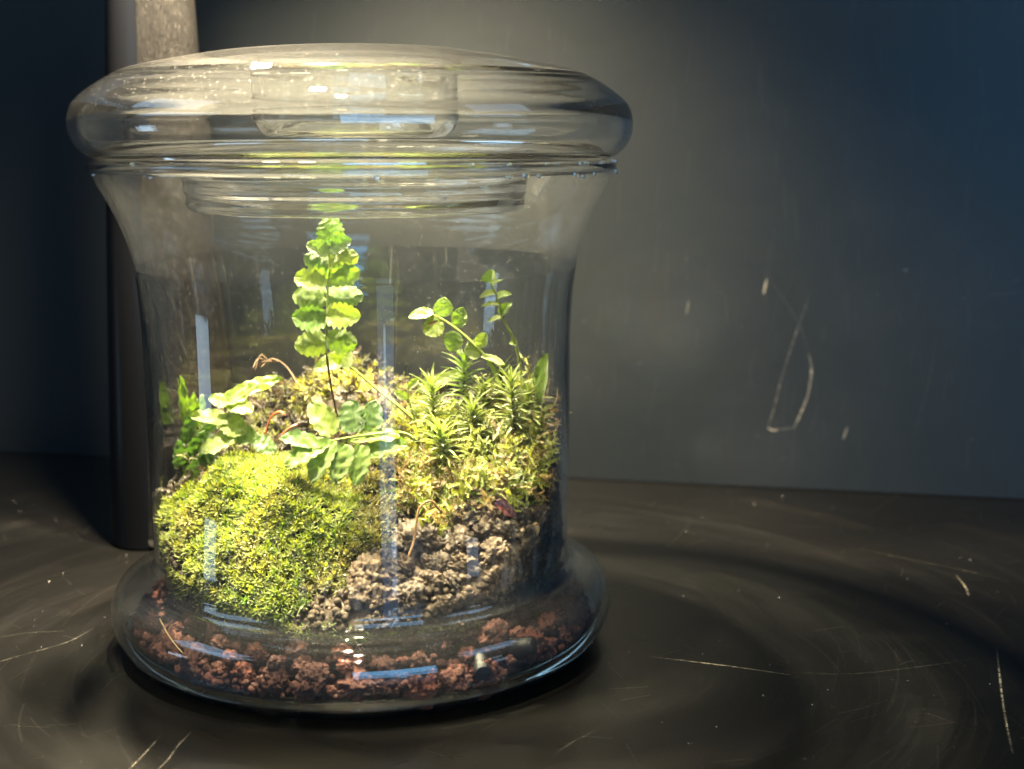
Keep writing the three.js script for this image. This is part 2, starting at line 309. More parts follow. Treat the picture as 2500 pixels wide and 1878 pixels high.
{
  const jar = thing('glass_jar', 'clear blown glass jar with flared mouth and bulging foot, holding moss and ferns', 'jar');
  const outer = [[0.0863, 0.0405], [0.0865, 0.055], [0.0868, 0.08], [0.0870, 0.11], [0.0873, 0.135], [0.0882, 0.150], [0.0898, 0.162], [0.0925, 0.172], [0.0965, 0.182], [0.1008, 0.190], [0.1040, 0.1965]];
  const body = outer.filter(([, y]) => y < 0.16), neck = outer.filter(([, y]) => y > 0.145);
  body.push([0.0893, 0.1590]); neck.shift(); neck.unshift([0.0893, 0.1590]);
  const inner = [[0.0863, 0.0405], [0.0858, 0.048], [0.0845, 0.064], [0.0841, 0.08], [0.0844, 0.10], [0.0853, 0.12], [0.0864, 0.138], [0.0878, 0.150], [0.0893, 0.1590]];
  part('wall', ripple(new THREE.LatheGeometry([...smoothCurve(body, 90), ...smoothCurve(inner, 90).reverse(), V(...body[0], 0)].map((p) => new THREE.Vector2(p.x, p.y)), 200), 0.00016, 1, 1, 0.12), solidWall, jar);
  part('neck', ripple(lathe(neck, 50, 192), 0.00016, 1, 1, 0.12), thinNeck, jar);
  part('neck_inside', ripple(lathe(neck.map(([r, y]) => [r - 0.0003 - 0.0026 * sstep(0.159, 0.190, y), y + 0.0003]), 50, 192), 0.0002, 4, 1, 0.12), thinNeck, jar);
  const bead = new THREE.LatheGeometry(new THREE.CatmullRomCurve3([[0.1040, 0.1966], [0.1052, 0.1982], [0.1046, 0.1999], [0.1026, 0.2003], [0.1012, 0.1990], [0.1012, 0.1972], [0.1026, 0.1962]].map((p) => V(...p, 0)), true, 'centripetal').getPoints(40).map((p) => new THREE.Vector2(p.x, p.y)), 192);
  part('rim_bead', bead, solid, jar);
  const foot = [[0.0863, 0.0404], [0.0868, 0.0362], [0.0888, 0.0335], [0.0930, 0.0322], [0.0980, 0.0304], [0.1024, 0.0268], [0.1047, 0.0208], [0.1042, 0.0140], [0.1014, 0.0082]];
  const hollow = [[0.0860, 0.0404], [0.0860, 0.0362], [0.0874, 0.0318], [0.0915, 0.0288], [0.0960, 0.0270], [0.0994, 0.0250], [0.1012, 0.0210], [0.1010, 0.0165], [0.0988, 0.0115], [0.0975, 0.0092]];
  part('foot', ripple(lathe(foot, 80, 192), 0.00012, 21), thinWall, jar);
  part('foot_inside', ripple(lathe(hollow, 80, 192), 0.00015, 23), thinIn, jar);
  const base = [[0, 0.0016], [0.05, 0.0012], [0.0800, 0.0004], [0.0900, 0.0003], [0.0960, 0.0025], [0.1008, 0.0072], [0.1010, 0.0080], [0.0980, 0.0090], [0.0940, 0.0074], [0.0850, 0.0060], [0.05, 0.0054], [0, 0.0054]];
  part('base_plate', new THREE.LatheGeometry(smoothCurve(base, 140).map((p) => new THREE.Vector2(Math.max(0, p.x), p.y)), 192), solid, jar);
}
{
  const lid = thing('glass_lid', 'domed hollow glass lid with a round inner cup, resting on the jar mouth', 'lid');
  // dome of two skins, then the thick rim, then the flat underside and the plug
  const dome = [[0.0, 0.2462], [0.0273, 0.2458], [0.0400, 0.2449], [0.0482, 0.2441], [0.0683, 0.2413], [0.0867, 0.2364], [0.0935, 0.2340]];
  const top = [[0, 0.2455], [0.0150, 0.2453], [0.0273, 0.2448], [0.0400, 0.2440], [0.0482, 0.2432], [0.0560, 0.2422], [0.0683, 0.2402], ...dome.slice(5)];
  part('dome', ripple(lathe(top, 70, 192), 0.0003, 7, 1, 0.6), thinLid, lid);
  part('dome_inside', ripple(lathe(top.map(([r, y]) => [Math.max(0, r - 0.0008), y - 0.0026]), 70, 192), 0.0004, 9, 1, 0.6), thinLid, lid);
  const cup = [[0.0300, 0.2083], [0.0335, 0.2086], [0.0368, 0.2099], [0.0395, 0.2126], [0.0410, 0.2165], [0.0416, 0.2220], [0.0413, 0.2280], [0.0410, 0.2330], [0.0415, 0.2370], [0.0426, 0.2398], [0.0413, 0.2404], [0.0394, 0.2380], [0.0386, 0.2330], [0.0388, 0.2280], [0.0390, 0.2220], [0.0385, 0.2172], [0.0372, 0.2142], [0.0350, 0.2120], [0.0325, 0.2110], [0.0298, 0.2107]];
  part('cup_wall', ripple(new THREE.LatheGeometry(new THREE.CatmullRomCurve3(cup.map((p) => V(...p, 0)), true, 'centripetal').getPoints(120).map((p) => new THREE.Vector2(p.x, p.y)), 160), 0.0004, 11, 1.6, 0.5), solid, lid);
  part('cup_floor', ripple(lathe([[0, 0.2096], [0.015, 0.2095], [0.0300, 0.2094]], 20, 96), 0.0002, 13), thinWell, lid);
  const shell = [[0.0935, 0.2340], [0.0987, 0.2311], [0.1053, 0.2266], [0.1097, 0.2220], [0.1113, 0.2169], [0.1110, 0.2110], [0.1085, 0.2060], [0.1045, 0.2025], [0.1000, 0.2008],
    [0.1000, 0.2040], [0.1040, 0.2058], [0.1068, 0.2092], [0.1080, 0.2130], [0.1078, 0.2172], [0.1055, 0.2205], [0.1020, 0.2240], [0.0968, 0.2278], [0.0928, 0.2300]];
  const c1 = new THREE.CatmullRomCurve3(shell.slice(0, 9).map((p) => V(...p, 0)), false, 'centripetal').getPoints(50), c2 = new THREE.CatmullRomCurve3(shell.slice(9).map((p) => V(...p, 0)), false, 'centripetal').getPoints(50);
  part('thick_rim', new THREE.LatheGeometry([...c1, ...c2, c1[0]].reverse().map((p) => new THREE.Vector2(p.x, p.y)), 192), solid, lid);
  const under = [[0.1000, 0.2012], [0.0900, 0.2002], [0.0780, 0.1992], [0.0716, 0.1980]], floor = [[0.0640, 0.1835], [0.04, 0.1838], [0, 0.1842]];
  part('underside', ripple(lathe(under, 50, 160), 0.0003, 15), thinUnder, lid);
  part('plug_floor', ripple(lathe(floor, 30, 128), 0.0002, 16), thinUnder, lid);
  const plug = [[0.0716, 0.1988], [0.0722, 0.1970], [0.0700, 0.1945], [0.0690, 0.1920], [0.0694, 0.1890], [0.0682, 0.1865], [0.0684, 0.1838], [0.0668, 0.1815], [0.0640, 0.1808], [0.0624, 0.1822], [0.0638, 0.1842], [0.0648, 0.1870], [0.0646, 0.1900], [0.0655, 0.1930], [0.0668, 0.1960], [0.0690, 0.1985]];
  part('plug_ring', ripple(new THREE.LatheGeometry(new THREE.CatmullRomCurve3(plug.map((p) => V(...p, 0)), true, 'centripetal').getPoints(110).map((p) => new THREE.Vector2(p.x, p.y)).reverse(), 192), 0.0003, 19), solid, lid);
}
{ // drops of condensation along the rim of the mouth
  const jar = scene.children.find((o) => o.name === 'glass_jar'), g = new THREE.SphereGeometry(1, 12, 8);
  for (let i = 0; i < 34; i++) {
    const a = i < 26 ? rr(-0.1, 1.0) : rr(1.0, 2.9), r = rr(0.0004, 0.0010) * (i % 6 ? 1 : 1.4), up = rnd() < 0.55;
    const d = part('droplet', g, solid, jar); d.scale.set(r, r * 0.8, r); d.position.set(Math.cos(a) * 0.1050, up ? 0.2003 : 0.1966 - rr(0, 0.001), Math.sin(a) * 0.1050);
  }
}
// ---------------------------------------------------------------- what the jar holds: soil, stones
const RIN = 0.0822;                                                      // inside radius that the planting fills
const HZ = [[-0.09, 0.091], [-0.04, 0.086], [0, 0.075], [0.03, 0.063], [0.05, 0.0535], [0.07, 0.041], [0.084, 0.0315]];
function ground(x, z) {
  let y = HZ[0][1];
  for (let i = 1; i < HZ.length; i++) if (z <= HZ[i][0]) { const [a, b] = HZ[i - 1], [c, d] = HZ[i]; y = b + (d - b) * clamp((z - a) / (c - a), 0, 1); break; } else y = HZ[i][1];
  y -= 0.010 * sstep(0.0, -0.05, x) * sstep(-0.05, 0.03, z);
  y += 0.006 * sstep(0.02, 0.07, x) * sstep(0.06, -0.03, z);
  return y + 0.0045 * fbm(x * 42, 3, z * 42, 3) + 0.0022 * noise(x * 190, 7, z * 190);
}
const soilTex = dataTex(512, 512, (u, v, x, y) => {
  const n = 0.5 + fbm(u * 18, v * 18, 2, 4), k = hash(x, y);
  const d = clamp(0.55 * n + 0.25 * k, 0, 1), dry = sstep(0.55, 0.85, 0.5 + fbm(u * 6, v * 6, 9, 3));
  return [0.225 + 0.30 * d + 0.18 * dry, 0.195 + 0.265 * d + 0.155 * dry, 0.165 + 0.22 * d + 0.125 * dry];
}, { srgb: true });
const soilMat = new THREE.MeshPhysicalMaterial({ map: soilTex, roughness: 0.85, bumpMap: grainRep(6), bumpScale: 0.0008, clearcoat: 0.12, clearcoatRoughness: 0.35 });
{
  const nr = 60, na = 150, pos = [], uv = [], idx = [], col = [];
  for (let i = 0; i <= nr + 12; i++) for (let j = 0; j <= na; j++) {
    const a = j / na * Math.PI * 2, top = i <= nr, r = top ? RIN * i / nr : RIN, x = Math.cos(a) * r, z = Math.sin(a) * r;
    const gy = ground(Math.cos(a) * r, Math.sin(a) * r), drop = 0.0055 * sstep(0.90, 1.0, i / nr) * (0.45 + 1.1 * Math.abs(fbm(a * 7, 2, 5, 3))), t = top ? 0 : (i - nr) / 12, y = gy - drop * (1 - t) + (0.0275 - gy) * t;
    const inn = top ? 1 : 1 - 0.05 * Math.max(0, fbm(Math.cos(a) * 14, y * 160, Math.sin(a) * 14, 3) * 2) - 0.012 * hash(i, j);
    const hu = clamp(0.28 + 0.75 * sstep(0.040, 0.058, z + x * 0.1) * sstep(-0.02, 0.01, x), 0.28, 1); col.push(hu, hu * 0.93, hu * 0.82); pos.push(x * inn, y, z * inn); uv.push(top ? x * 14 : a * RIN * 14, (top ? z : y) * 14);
    if (i < nr + 12 && j < na) { const p = i * (na + 1) + j, q = p + na + 1; idx.push(p, p + 1, q, p + 1, q + 1, q); }
  }
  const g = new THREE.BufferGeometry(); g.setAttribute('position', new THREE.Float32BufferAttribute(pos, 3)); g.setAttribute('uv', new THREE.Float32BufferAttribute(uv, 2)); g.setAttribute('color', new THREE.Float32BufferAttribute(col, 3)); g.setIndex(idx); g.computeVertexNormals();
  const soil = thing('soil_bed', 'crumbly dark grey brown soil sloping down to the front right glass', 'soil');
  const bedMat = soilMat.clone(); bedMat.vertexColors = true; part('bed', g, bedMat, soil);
  const clods = [0, 1, 2, 3, 4, 5].map((k) => { const c = lump(1, 11, 0.36, 2.1, k + 2, [1, 0.8, 0.95], 0.2); triUV(c, 0.7); return c; });
  const tones = [[1, 1, 1], [1.35, 1.25, 1.1], [0.75, 0.72, 0.7], [1.1, 1.0, 0.9]].map((t) => { const m = soilMat.clone(); m.color.setRGB(...t.map((v) => Math.min(v, 1.6))); return m; });
  for (let i = 0, k = 0; k < 92 && i < 4000; i++) {                       // the clods one can tell apart, at the front right
    const x = rr(0.002, 0.078), z = rr(0.012, 0.079); if (Math.hypot(x, z) > RIN - 0.005 || (x < 0.02 && z < 0.055)) continue;
    const r = rr(0.0024, 0.0066) * (i % 5 ? 1 : 1.25), y = ground(x, z);
    const c = part('soil_clod', clods[i % 6], tones[i % 4], soil); c.scale.set(r, r * rr(0.8, 1.1), r);
    const lim = Math.min(1, (RIN - r) / Math.hypot(x, z)); c.position.set(x * lim, y + r * 0.25, z * lim); c.rotation.set(rr(0, 6), rr(0, 6), rr(0, 6)); k++;
  }
  for (let i = 0, k = 0; k < 60; i++) {                                   // and those pressed against the glass
    const a = rr(-0.35, 1.5), r = rr(0.0022, 0.0048), gy = ground(Math.cos(a) * RIN, Math.sin(a) * RIN), y = rr(0.029, Math.max(0.031, gy));
    const c = part('soil_clod', clods[i % 6], tones[(i * 3) % 4], soil); c.scale.set(r, r, r); c.position.set(Math.cos(a) * (RIN - r * 0.85), y, Math.sin(a) * (RIN - r * 0.85)); c.rotation.set(rr(0, 6), rr(0, 6), rr(0, 6)); k++;
  }
  const crumbs = [];
  const crumb = lump(1, 2, 0.3, 2, 4); triUV(crumb, 1);
  for (let i = 0; i < 2600; i++) {
    const a = rr(0, 6.283), q = Math.sqrt(rnd()) * (RIN - 0.0012), x = Math.cos(a) * q, z = Math.sin(a) * q, r = rr(0.0004, 0.0016);
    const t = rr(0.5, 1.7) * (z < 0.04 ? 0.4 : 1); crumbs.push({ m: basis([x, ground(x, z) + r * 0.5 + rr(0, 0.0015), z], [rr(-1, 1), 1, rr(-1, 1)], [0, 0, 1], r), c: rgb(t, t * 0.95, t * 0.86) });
  }
  for (let i = 0; i < 1500; i++) {                                        // soil pressed against the glass
    const a = rr(-0.5, 3.6), gy = ground(Math.cos(a) * RIN, Math.sin(a) * RIN), y = rr(0.028, gy), r = rr(0.0005, 0.0019), q = RIN - r * 0.9, t = rr(0.45, 1.5);
    crumbs.push({ m: basis([Math.cos(a) * q, y, Math.sin(a) * q], [rr(-1, 1), rr(-1, 1), rr(-1, 1)], [0.1, 0.2, 1], r), c: rgb(t, t * 0.95, t * 0.86) });
  }
  instanced('soil_crumbs', crumb, soilMat, crumbs, soil);
}
function triUV(g, k) {
  const p = g.attributes.position, uv = new Float32Array(p.count * 2);
  for (let i = 0; i < p.count; i++) { uv[2 * i] = (p.getX(i) + p.getZ(i) * 0.6) * k * 0.35; uv[2 * i + 1] = (p.getY(i) + p.getZ(i) * 0.5) * k * 0.35; }
  g.setAttribute('uv', new THREE.BufferAttribute(uv, 2));
}
{
  const lavaTex = dataTex(256, 256, (u, v, x, y) => { const d = clamp(0.5 + fbm(u * 9, v * 9, 5, 4) + 0.35 * (hash(x, y) - 0.5), 0, 1); return [0.32 + 0.36 * d, 0.19 + 0.23 * d, 0.16 + 0.20 * d]; }, { srgb: true });
  const mats = [[1, 1, 1], [0.72, 0.66, 0.68], [1.25, 1.0, 0.85], [0.55, 0.5, 0.52]].map((t) => { const m = new THREE.MeshPhysicalMaterial({ map: lavaTex, roughness: 0.9, bumpMap: grainRep(4), bumpScale: 0.0007 }); m.color.setRGB(...t.map((v) => v * 0.62)); return m; });
  const shapes = [0, 1, 2, 3, 4, 5, 6].map((k) => { const g = lump(1, 10, 0.38, 1.7, k * 1.7 + 0.4, [1, 0.8, 0.95], 0.2); triUV(g, 1.4); return g; });
  const group = 'small lava stones packed under the soil behind the outer ring';
  const lay = (ang, R, y, r, k, mt, label) => {
    const s = mesh('lava_stone', shapes[k % 7], mats[mt]); s.scale.set(r, r, r);
    s.position.set(Math.cos(ang) * R, y, Math.sin(ang) * R); s.rotation.set(rr(0, 6), rr(0, 6), rr(0, 6));
    tag(s, label ?? 'small red brown lava stone packed behind the outer ring of stones', 'stone', label ? null : group);
  };
  const taken = [0.86, 0.745, 0.92, 0.96, 1.015, 1.1, 0.60, 1.235, 2.25];
  const ord = ['first', 'second', 'third', 'fourth', 'fifth', 'sixth', 'seventh', 'eighth', 'ninth', 'tenth', 'eleventh', 'twelfth', 'thirteenth', 'fourteenth', 'fifteenth', 'sixteenth', 'seventeenth', 'eighteenth', 'nineteenth', 'twentieth'];
  const tone = ['red brown', 'dark maroon', 'orange brown', 'blackish brown'];
  let q = 0;
  for (let i = 0; i < 25; i++) {                                           // the outer ring, from the left round the front to the right
    const a = 3.35 - i * 0.152 + rr(-0.02, 0.02); if (taken.some((t) => Math.abs(t - a) < 0.07)) continue;
    const r = rr(0.0046, 0.0064), mt = [0, 1, 0, 2, 1, 3][i % 6];
    lay(a, rr(0.0885, 0.0915), 0.0068 + r * 0.9 + rr(0, 0.003), r, i, mt, `${tone[mt]} lava stone, ${ord[q++]} from the left along the jar foot's outer ring`);
  }
  for (let i = 0; i < 22; i++) { const a = 3.3 - i * 0.16 + rr(-0.04, 0.04), r = rr(0.0026, 0.0040); lay(a, rr(0.085, 0.091), 0.0185 + rr(0, 0.004), r, i + 3, [1, 0, 2][i % 3]); }
  for (let i = 0; i < 30; i++) { const a = i / 30 * Math.PI - 0.1 + rr(-0.03, 0.03), r = rr(0.0036, 0.0055); lay(a, 0.0765, 0.0255 - rr(0, 0.005), r, i + 2, [1, 0, 3][i % 3]); }
  for (let i = 0; i < 26; i++) { const a = 3.5 - i / 26 * 3.9, r = rr(0.005, 0.0062); lay(a, 0.0775, 0.0125, r, i + 1, [1, 3, 0][i % 3]); }
  for (let i = 0; i < 46; i++) { const a = 3.4 - i / 46 * 3.8 + rr(-0.03, 0.03), r = rr(0.0034, 0.0050); lay(a, rr(0.0795, 0.0835), rr(0.0105, 0.0245), r, i + 1, [0, 1, 2, 0, 3][i % 5]); }
  const bits = [], bit = lump(1, 3, 0.3, 1.8, 9, [1, 0.8, 0.9], 0.15); triUV(bit, 1.5);
  for (let i = 0; i < 1700; i++) {
    const a = rr(-0.6, 3.75), R = rr(0.072, 0.0955), lo = 0.0062 + 0.02 * sstep(0.090, 0.098, R) * 0.2, r = rr(0.0006, 0.0021), t = rr(0.5, 1.3);
    bits.push({ m: basis([Math.cos(a) * R, lo + r + rr(0, 0.006) * (R < 0.088 ? 2.2 : 1), Math.sin(a) * R], [rr(-1, 1), rr(-1, 1), rr(-1, 1)], [0.1, 0.2, 1], r), c: rgb(t, t * 0.92, t * 0.9) });
  }
  tag(instanced('lava_gravel', bit, mats[0], bits), 'fine red brown lava crumbs filling gaps between the larger stones', 'gravel');
  lay(0.975, 0.0915, 0.0125, 0.0062, 2, 2, 'bright orange brown lava stone right of the first black pellet');
  lay(0.70, 0.0910, 0.0165, 0.0064, 4, 2, 'large orange lava stone right of the second black pellet');
  lay(0.86, 0.0860, 0.0232, 0.0056, 5, 1, 'dull purple brown lava stone wedged above the two black pellets');
  lay(1.10, 0.0920, 0.0130, 0.0058, 6, 0, 'red brown lava stone left of the first black pellet');
  lay(1.235, 0.0920, 0.0118, 0.0054, 3, 2, 'orange lava stone with pale face second to the left of black pellet');
  lay(2.25, 0.0905, 0.0150, 0.0062, 1, 1, 'long brown lava stone at far left under the pale needle');
  // two black cylinders
  const pm = new THREE.MeshPhysicalMaterial({ color: rgb(0.012, 0.013, 0.016), roughness: 0.4, bumpMap: grainRep(1), bumpScale: 0.0002 });
  const pg = new THREE.LatheGeometry([[0, -0.0050], [0.0029, -0.0050], [0.0034, -0.0045], [0.0034, 0.0045], [0.0029, 0.0050], [0, 0.0050]].map((p) => new THREE.Vector2(...p)), 28);
  for (const [p, d, label] of [[[0.0512, 0.0158, 0.0775], [0.25, -0.35, 1], 'round black pellet showing its flat end, nearer the front of the jar'], [[0.0668, 0.0188, 0.0655], [1, 0.25, 0.35], 'black pellet lying on its side between two orange stones']]) {
    const m = mesh('plastic_pellet', pg, pm); m.position.set(...p); aim(m, d, [0, 1, 0.2]); tag(m, label, 'pellet');
  }
}
// ---------------------------------------------------------------- moss
const leafBump = grainRep(1.6);
const leafMat = (r, g, b, { t = 0.45, coat = 0.5, rough = 1, cr = 0.22, map } = {}) => new THREE.MeshPhysicalMaterial({ color: rgb(r, g, b), ...(map ? { map } : {}), roughness: rough, ...(map ? { bumpMap: leafBump, bumpScale: 0.00035 } : {}), transmission: t, thickness: 0, clearcoat: coat, clearcoatRoughness: cr, side: THREE.DoubleSide });
function starGeo(n, L, w, s, up = 0.5) {                                 // one moss shoot seen from above: pointed leaves in whorls
  const pos = [], idx = [], keep = seed; seed = 900 + s;
  for (let i = 0; i < n; i++) {
    const a = i * 2.39996 + rr(-0.2, 0.2), t = i / n, el = up + 0.75 * t + rr(-0.2, 0.2), l = L * (1.05 - 0.4 * t) * rr(0.8, 1.15), y0 = L * 0.35 * t;
    const dx = Math.cos(a), dz = Math.sin(a), px = -dz, pz = dx, b = pos.length / 3;
    const P = (k, e, side) => pos.push(dx * Math.cos(e) * l * k + px * side * w, y0 + Math.sin(e) * l * k - l * 0.22 * k * k * (1 - t), dz * Math.cos(e) * l * k + pz * side * w);
    P(0.0, el, -0.7); P(0.0, el, 0.7); P(0.45, el, -1); P(0.45, el, 1); P(0.45, el - 0.14, 0); P(1, el - 0.05, 0);
    idx.push(b, b + 4, b + 2, b, b + 1, b + 4, b + 1, b + 3, b + 4, b + 2, b + 4, b + 5, b + 4, b + 3, b + 5);
  }
  seed = keep;
  const g = new THREE.BufferGeometry(); g.setAttribute('position', new THREE.Float32BufferAttribute(pos, 3)); g.setIndex(idx); g.computeVertexNormals(); return g;
}
const stars = [starGeo(10, 0.0038, 0.00040, 1, 0.5), starGeo(8, 0.0041, 0.00037, 2, 0.35), starGeo(12, 0.0035, 0.00040, 3, 0.65)];
const mossMat = leafMat(1, 1, 1, { t: 0.55, coat: 0.25, cr: 0.3 });
{
  const CZ = [[-0.03, 0.066], [0, 0.0745], [0.02, 0.0745], [0.04, 0.0695], [0.055, 0.0615], [0.067, 0.0520], [0.076, 0.0415], [0.083, 0.0300]];
  const edge = (z) => 0.0225 - 0.010 * sstep(0.045, 0.07, z) - 0.022 * sstep(0.066, 0.083, z);
  const top = (x, z) => {
    let y = CZ[0][1];
    for (let i = 1; i < CZ.length; i++) { const [a, b] = CZ[i - 1], [c, d] = CZ[i]; if (z <= c || i === CZ.length - 1) { y = b + (d - b) * clamp((z - a) / (c - a), 0, 1); break; } }
    y -= 0.010 * sstep(-0.050, -0.084, x) + 0.003 * sstep(-0.03, 0.01, x);
    const q = Math.hypot(x, z), wgt = sstep(3.05, 2.45, Math.atan2(z, x)) * sstep(0, 0.02, z), round = Math.sqrt(Math.max(0, 1 - (Math.max(0, q - 0.048) / 0.0345) ** 2));
    y = Math.min(y, y + (0.0295 - y) * (1 - round) * wgt);
    y += 0.0105 * fbm(x * 38, 1.5, z * 38, 3) + 0.003 * noise(x * 130, 4, z * 130);
    const k = sstep(edge(z), edge(z) - 0.024, x) ** 0.6 * sstep(-0.020, -0.002, z) ** 0.6, g = ground(x, z) - 0.004;
    return g + (Math.max(y, g) - g) * k;
  };
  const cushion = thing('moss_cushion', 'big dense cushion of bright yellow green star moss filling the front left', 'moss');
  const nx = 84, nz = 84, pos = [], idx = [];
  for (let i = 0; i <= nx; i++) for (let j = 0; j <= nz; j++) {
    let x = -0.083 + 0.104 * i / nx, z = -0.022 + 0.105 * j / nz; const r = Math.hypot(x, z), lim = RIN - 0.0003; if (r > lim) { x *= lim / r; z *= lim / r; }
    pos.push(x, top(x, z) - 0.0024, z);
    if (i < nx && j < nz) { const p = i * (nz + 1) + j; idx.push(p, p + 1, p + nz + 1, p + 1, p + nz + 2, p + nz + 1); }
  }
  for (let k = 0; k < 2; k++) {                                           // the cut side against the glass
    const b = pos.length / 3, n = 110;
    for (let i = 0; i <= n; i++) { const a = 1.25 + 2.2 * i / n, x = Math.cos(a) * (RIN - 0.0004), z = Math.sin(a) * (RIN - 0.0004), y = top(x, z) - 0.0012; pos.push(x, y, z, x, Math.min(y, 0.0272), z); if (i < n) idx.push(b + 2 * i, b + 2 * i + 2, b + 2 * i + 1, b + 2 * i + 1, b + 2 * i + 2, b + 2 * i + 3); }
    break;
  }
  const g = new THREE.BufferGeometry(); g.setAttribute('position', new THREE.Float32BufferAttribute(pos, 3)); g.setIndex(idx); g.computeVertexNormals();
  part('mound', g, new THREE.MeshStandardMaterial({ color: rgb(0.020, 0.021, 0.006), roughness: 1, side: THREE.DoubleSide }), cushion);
  const lists = [[], [], []];
  for (let i = 0, kept = 0; kept < 2700 && i < 40000; i++) {
    const x = rr(-0.083, 0.02), z = rr(-0.018, 0.083); if (Math.hypot(x, z) > RIN - 0.0010) continue;
    const y = top(x, z), e = 0.0015, n = V(-(top(x + e, z) - top(x - e, z)) / (2 * e), 1, -(top(x, z + e) - top(x, z - e)) / (2 * e)), steep = n.length();
    if (y < ground(x, z) + 0.0008 || rnd() > Math.min(1, steep / 2.6)) continue;
    kept++; n.normalize();
    const tone = 0.5 + 0.9 * fbm(x * 55, y * 55, z * 55, 3), right = sstep(-0.02, 0.012, x);
    const brown = clamp(sstep(0.48, 0.9, tone + right * 0.35 + rr(-0.15, 0.15)), 0, 1);
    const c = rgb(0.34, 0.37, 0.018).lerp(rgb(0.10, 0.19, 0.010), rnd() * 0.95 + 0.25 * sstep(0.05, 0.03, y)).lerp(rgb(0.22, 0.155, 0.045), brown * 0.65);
    c.multiplyScalar(rr(0.7, 1.25) * (1 - 0.25 * right));  // right side darkened in colour for the shade there, besides its browning
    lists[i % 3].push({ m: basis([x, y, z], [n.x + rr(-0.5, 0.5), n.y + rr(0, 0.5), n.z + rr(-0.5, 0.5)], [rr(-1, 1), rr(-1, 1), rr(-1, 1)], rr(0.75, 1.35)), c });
  }
  for (let i = 0; i < 900; i++) {                                         // shoots flattened along the glass at the left
    const a = rr(1.7, 3.4), q = RIN - 0.0012, x = Math.cos(a) * q, z = Math.sin(a) * q, t = top(x, z), y = t - (t - 0.03) * rnd() ** 1.6; if (z < -0.01) continue;
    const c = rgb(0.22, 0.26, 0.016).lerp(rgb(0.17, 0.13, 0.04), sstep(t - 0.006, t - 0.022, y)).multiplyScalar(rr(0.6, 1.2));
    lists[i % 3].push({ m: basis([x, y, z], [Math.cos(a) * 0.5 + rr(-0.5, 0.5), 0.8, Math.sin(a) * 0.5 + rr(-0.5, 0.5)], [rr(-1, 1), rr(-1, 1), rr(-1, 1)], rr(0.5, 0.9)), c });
  }
  lists.forEach((l, k) => { const m = instanced(k ? `moss_shoots_00${k}` : 'moss_shoots', stars[k], mossMat, l, cushion); });
  // a few loose stars down by the foot
  const loose = [];
  for (let i = 0; i < 60; i++) { const a = rr(1.45, 2.2), q = rr(0.074, 0.0815); loose.push({ m: basis([Math.cos(a) * q, 0.0285 + rr(0, 0.004), Math.sin(a) * q], [rr(-0.4, 0.4), 1, rr(0, 0.8)], [1, 0, 0], rr(0.7, 1.1)), c: rgb(0.09, 0.15, 0.012) }); }
  instanced('fallen_shoots', stars[1], mossMat, loose, cushion);
}
function sprigGeo(L, n, s, side = true) {                                // a creeping moss shoot: thin stem, scale leaves, side shoots
  const gs = [], keep = seed; seed = 5000 + s * 13;
  const line = (o, d, l, m, w) => {
    const q = [], pos = [], idx = []; let p = o.clone(); const dir = d.clone().normalize();
    for (let i = 0; i <= m; i++) {
      q.push(p.clone()); p = p.clone().addScaledVector(dir, l / m); dir.add(V(rr(-0.16, 0.16), rr(-0.2, 0.08), rr(-0.16, 0.16))).normalize();
    }
    for (let i = 0; i < m; i++) {
      const a = q[i], t = V(0, 0, 0).subVectors(q[i + 1], a).normalize();
      const x = new THREE.Vector3().crossVectors(t, V(rr(-0.3, 0.3), 1, rr(-0.3, 0.3))).normalize();
      for (const sgn of [-1, 1]) {
        const b = pos.length / 3, k = w * (1.1 - 0.5 * i / m), tip = a.clone().addScaledVector(x, sgn * k * 1.5).addScaledVector(t, k * 1.6), mid = a.clone().addScaledVector(t, k * 1.1), up = new THREE.Vector3().crossVectors(x, t).multiplyScalar(k * 0.35);
        for (const e of [a.clone().addScaledVector(t, -k * 0.15), a.clone().addScaledVector(x, sgn * k * 0.75).addScaledVector(t, k * 0.45).add(up), mid, tip]) pos.push(e.x, e.y, e.z);
        idx.push(b, b + 1, b + 2, b + 1, b + 3, b + 2);
      }
      if (i % 2 === 0) { const c = q[i + 1], b = pos.length / 3, r = w * 0.16; for (const e of [a, c]) for (const f of [x, new THREE.Vector3().crossVectors(x, t)]) pos.push(e.x + f.x * r, e.y + f.y * r, e.z + f.z * r, e.x - f.x * r, e.y - f.y * r, e.z - f.z * r); idx.push(b, b + 4, b + 1, b + 1, b + 4, b + 5, b + 2, b + 6, b + 3, b + 3, b + 6, b + 7); }
    }
    const g = new THREE.BufferGeometry(); g.setAttribute('position', new THREE.Float32BufferAttribute(pos, 3)); g.setIndex(idx); g.computeVertexNormals(); gs.push(g); return q;
  };
  const main = line(V(0, 0, 0), V(0, 1, 0), L, n, 0.00085);
  if (side) for (let i = 3; i < n - 3; i += 3) line(main[i], V((i % 2 ? 1 : -1) * 0.9, 0.8, rr(-0.4, 0.4)), L * 0.36, 6, 0.0007);
  seed = keep; return mergeGeometries(gs);
}
const sprigs = [sprigGeo(0.016, 18, 1), sprigGeo(0.013, 14, 2), sprigGeo(0.019, 22, 3), sprigGeo(0.012, 14, 4, false)];
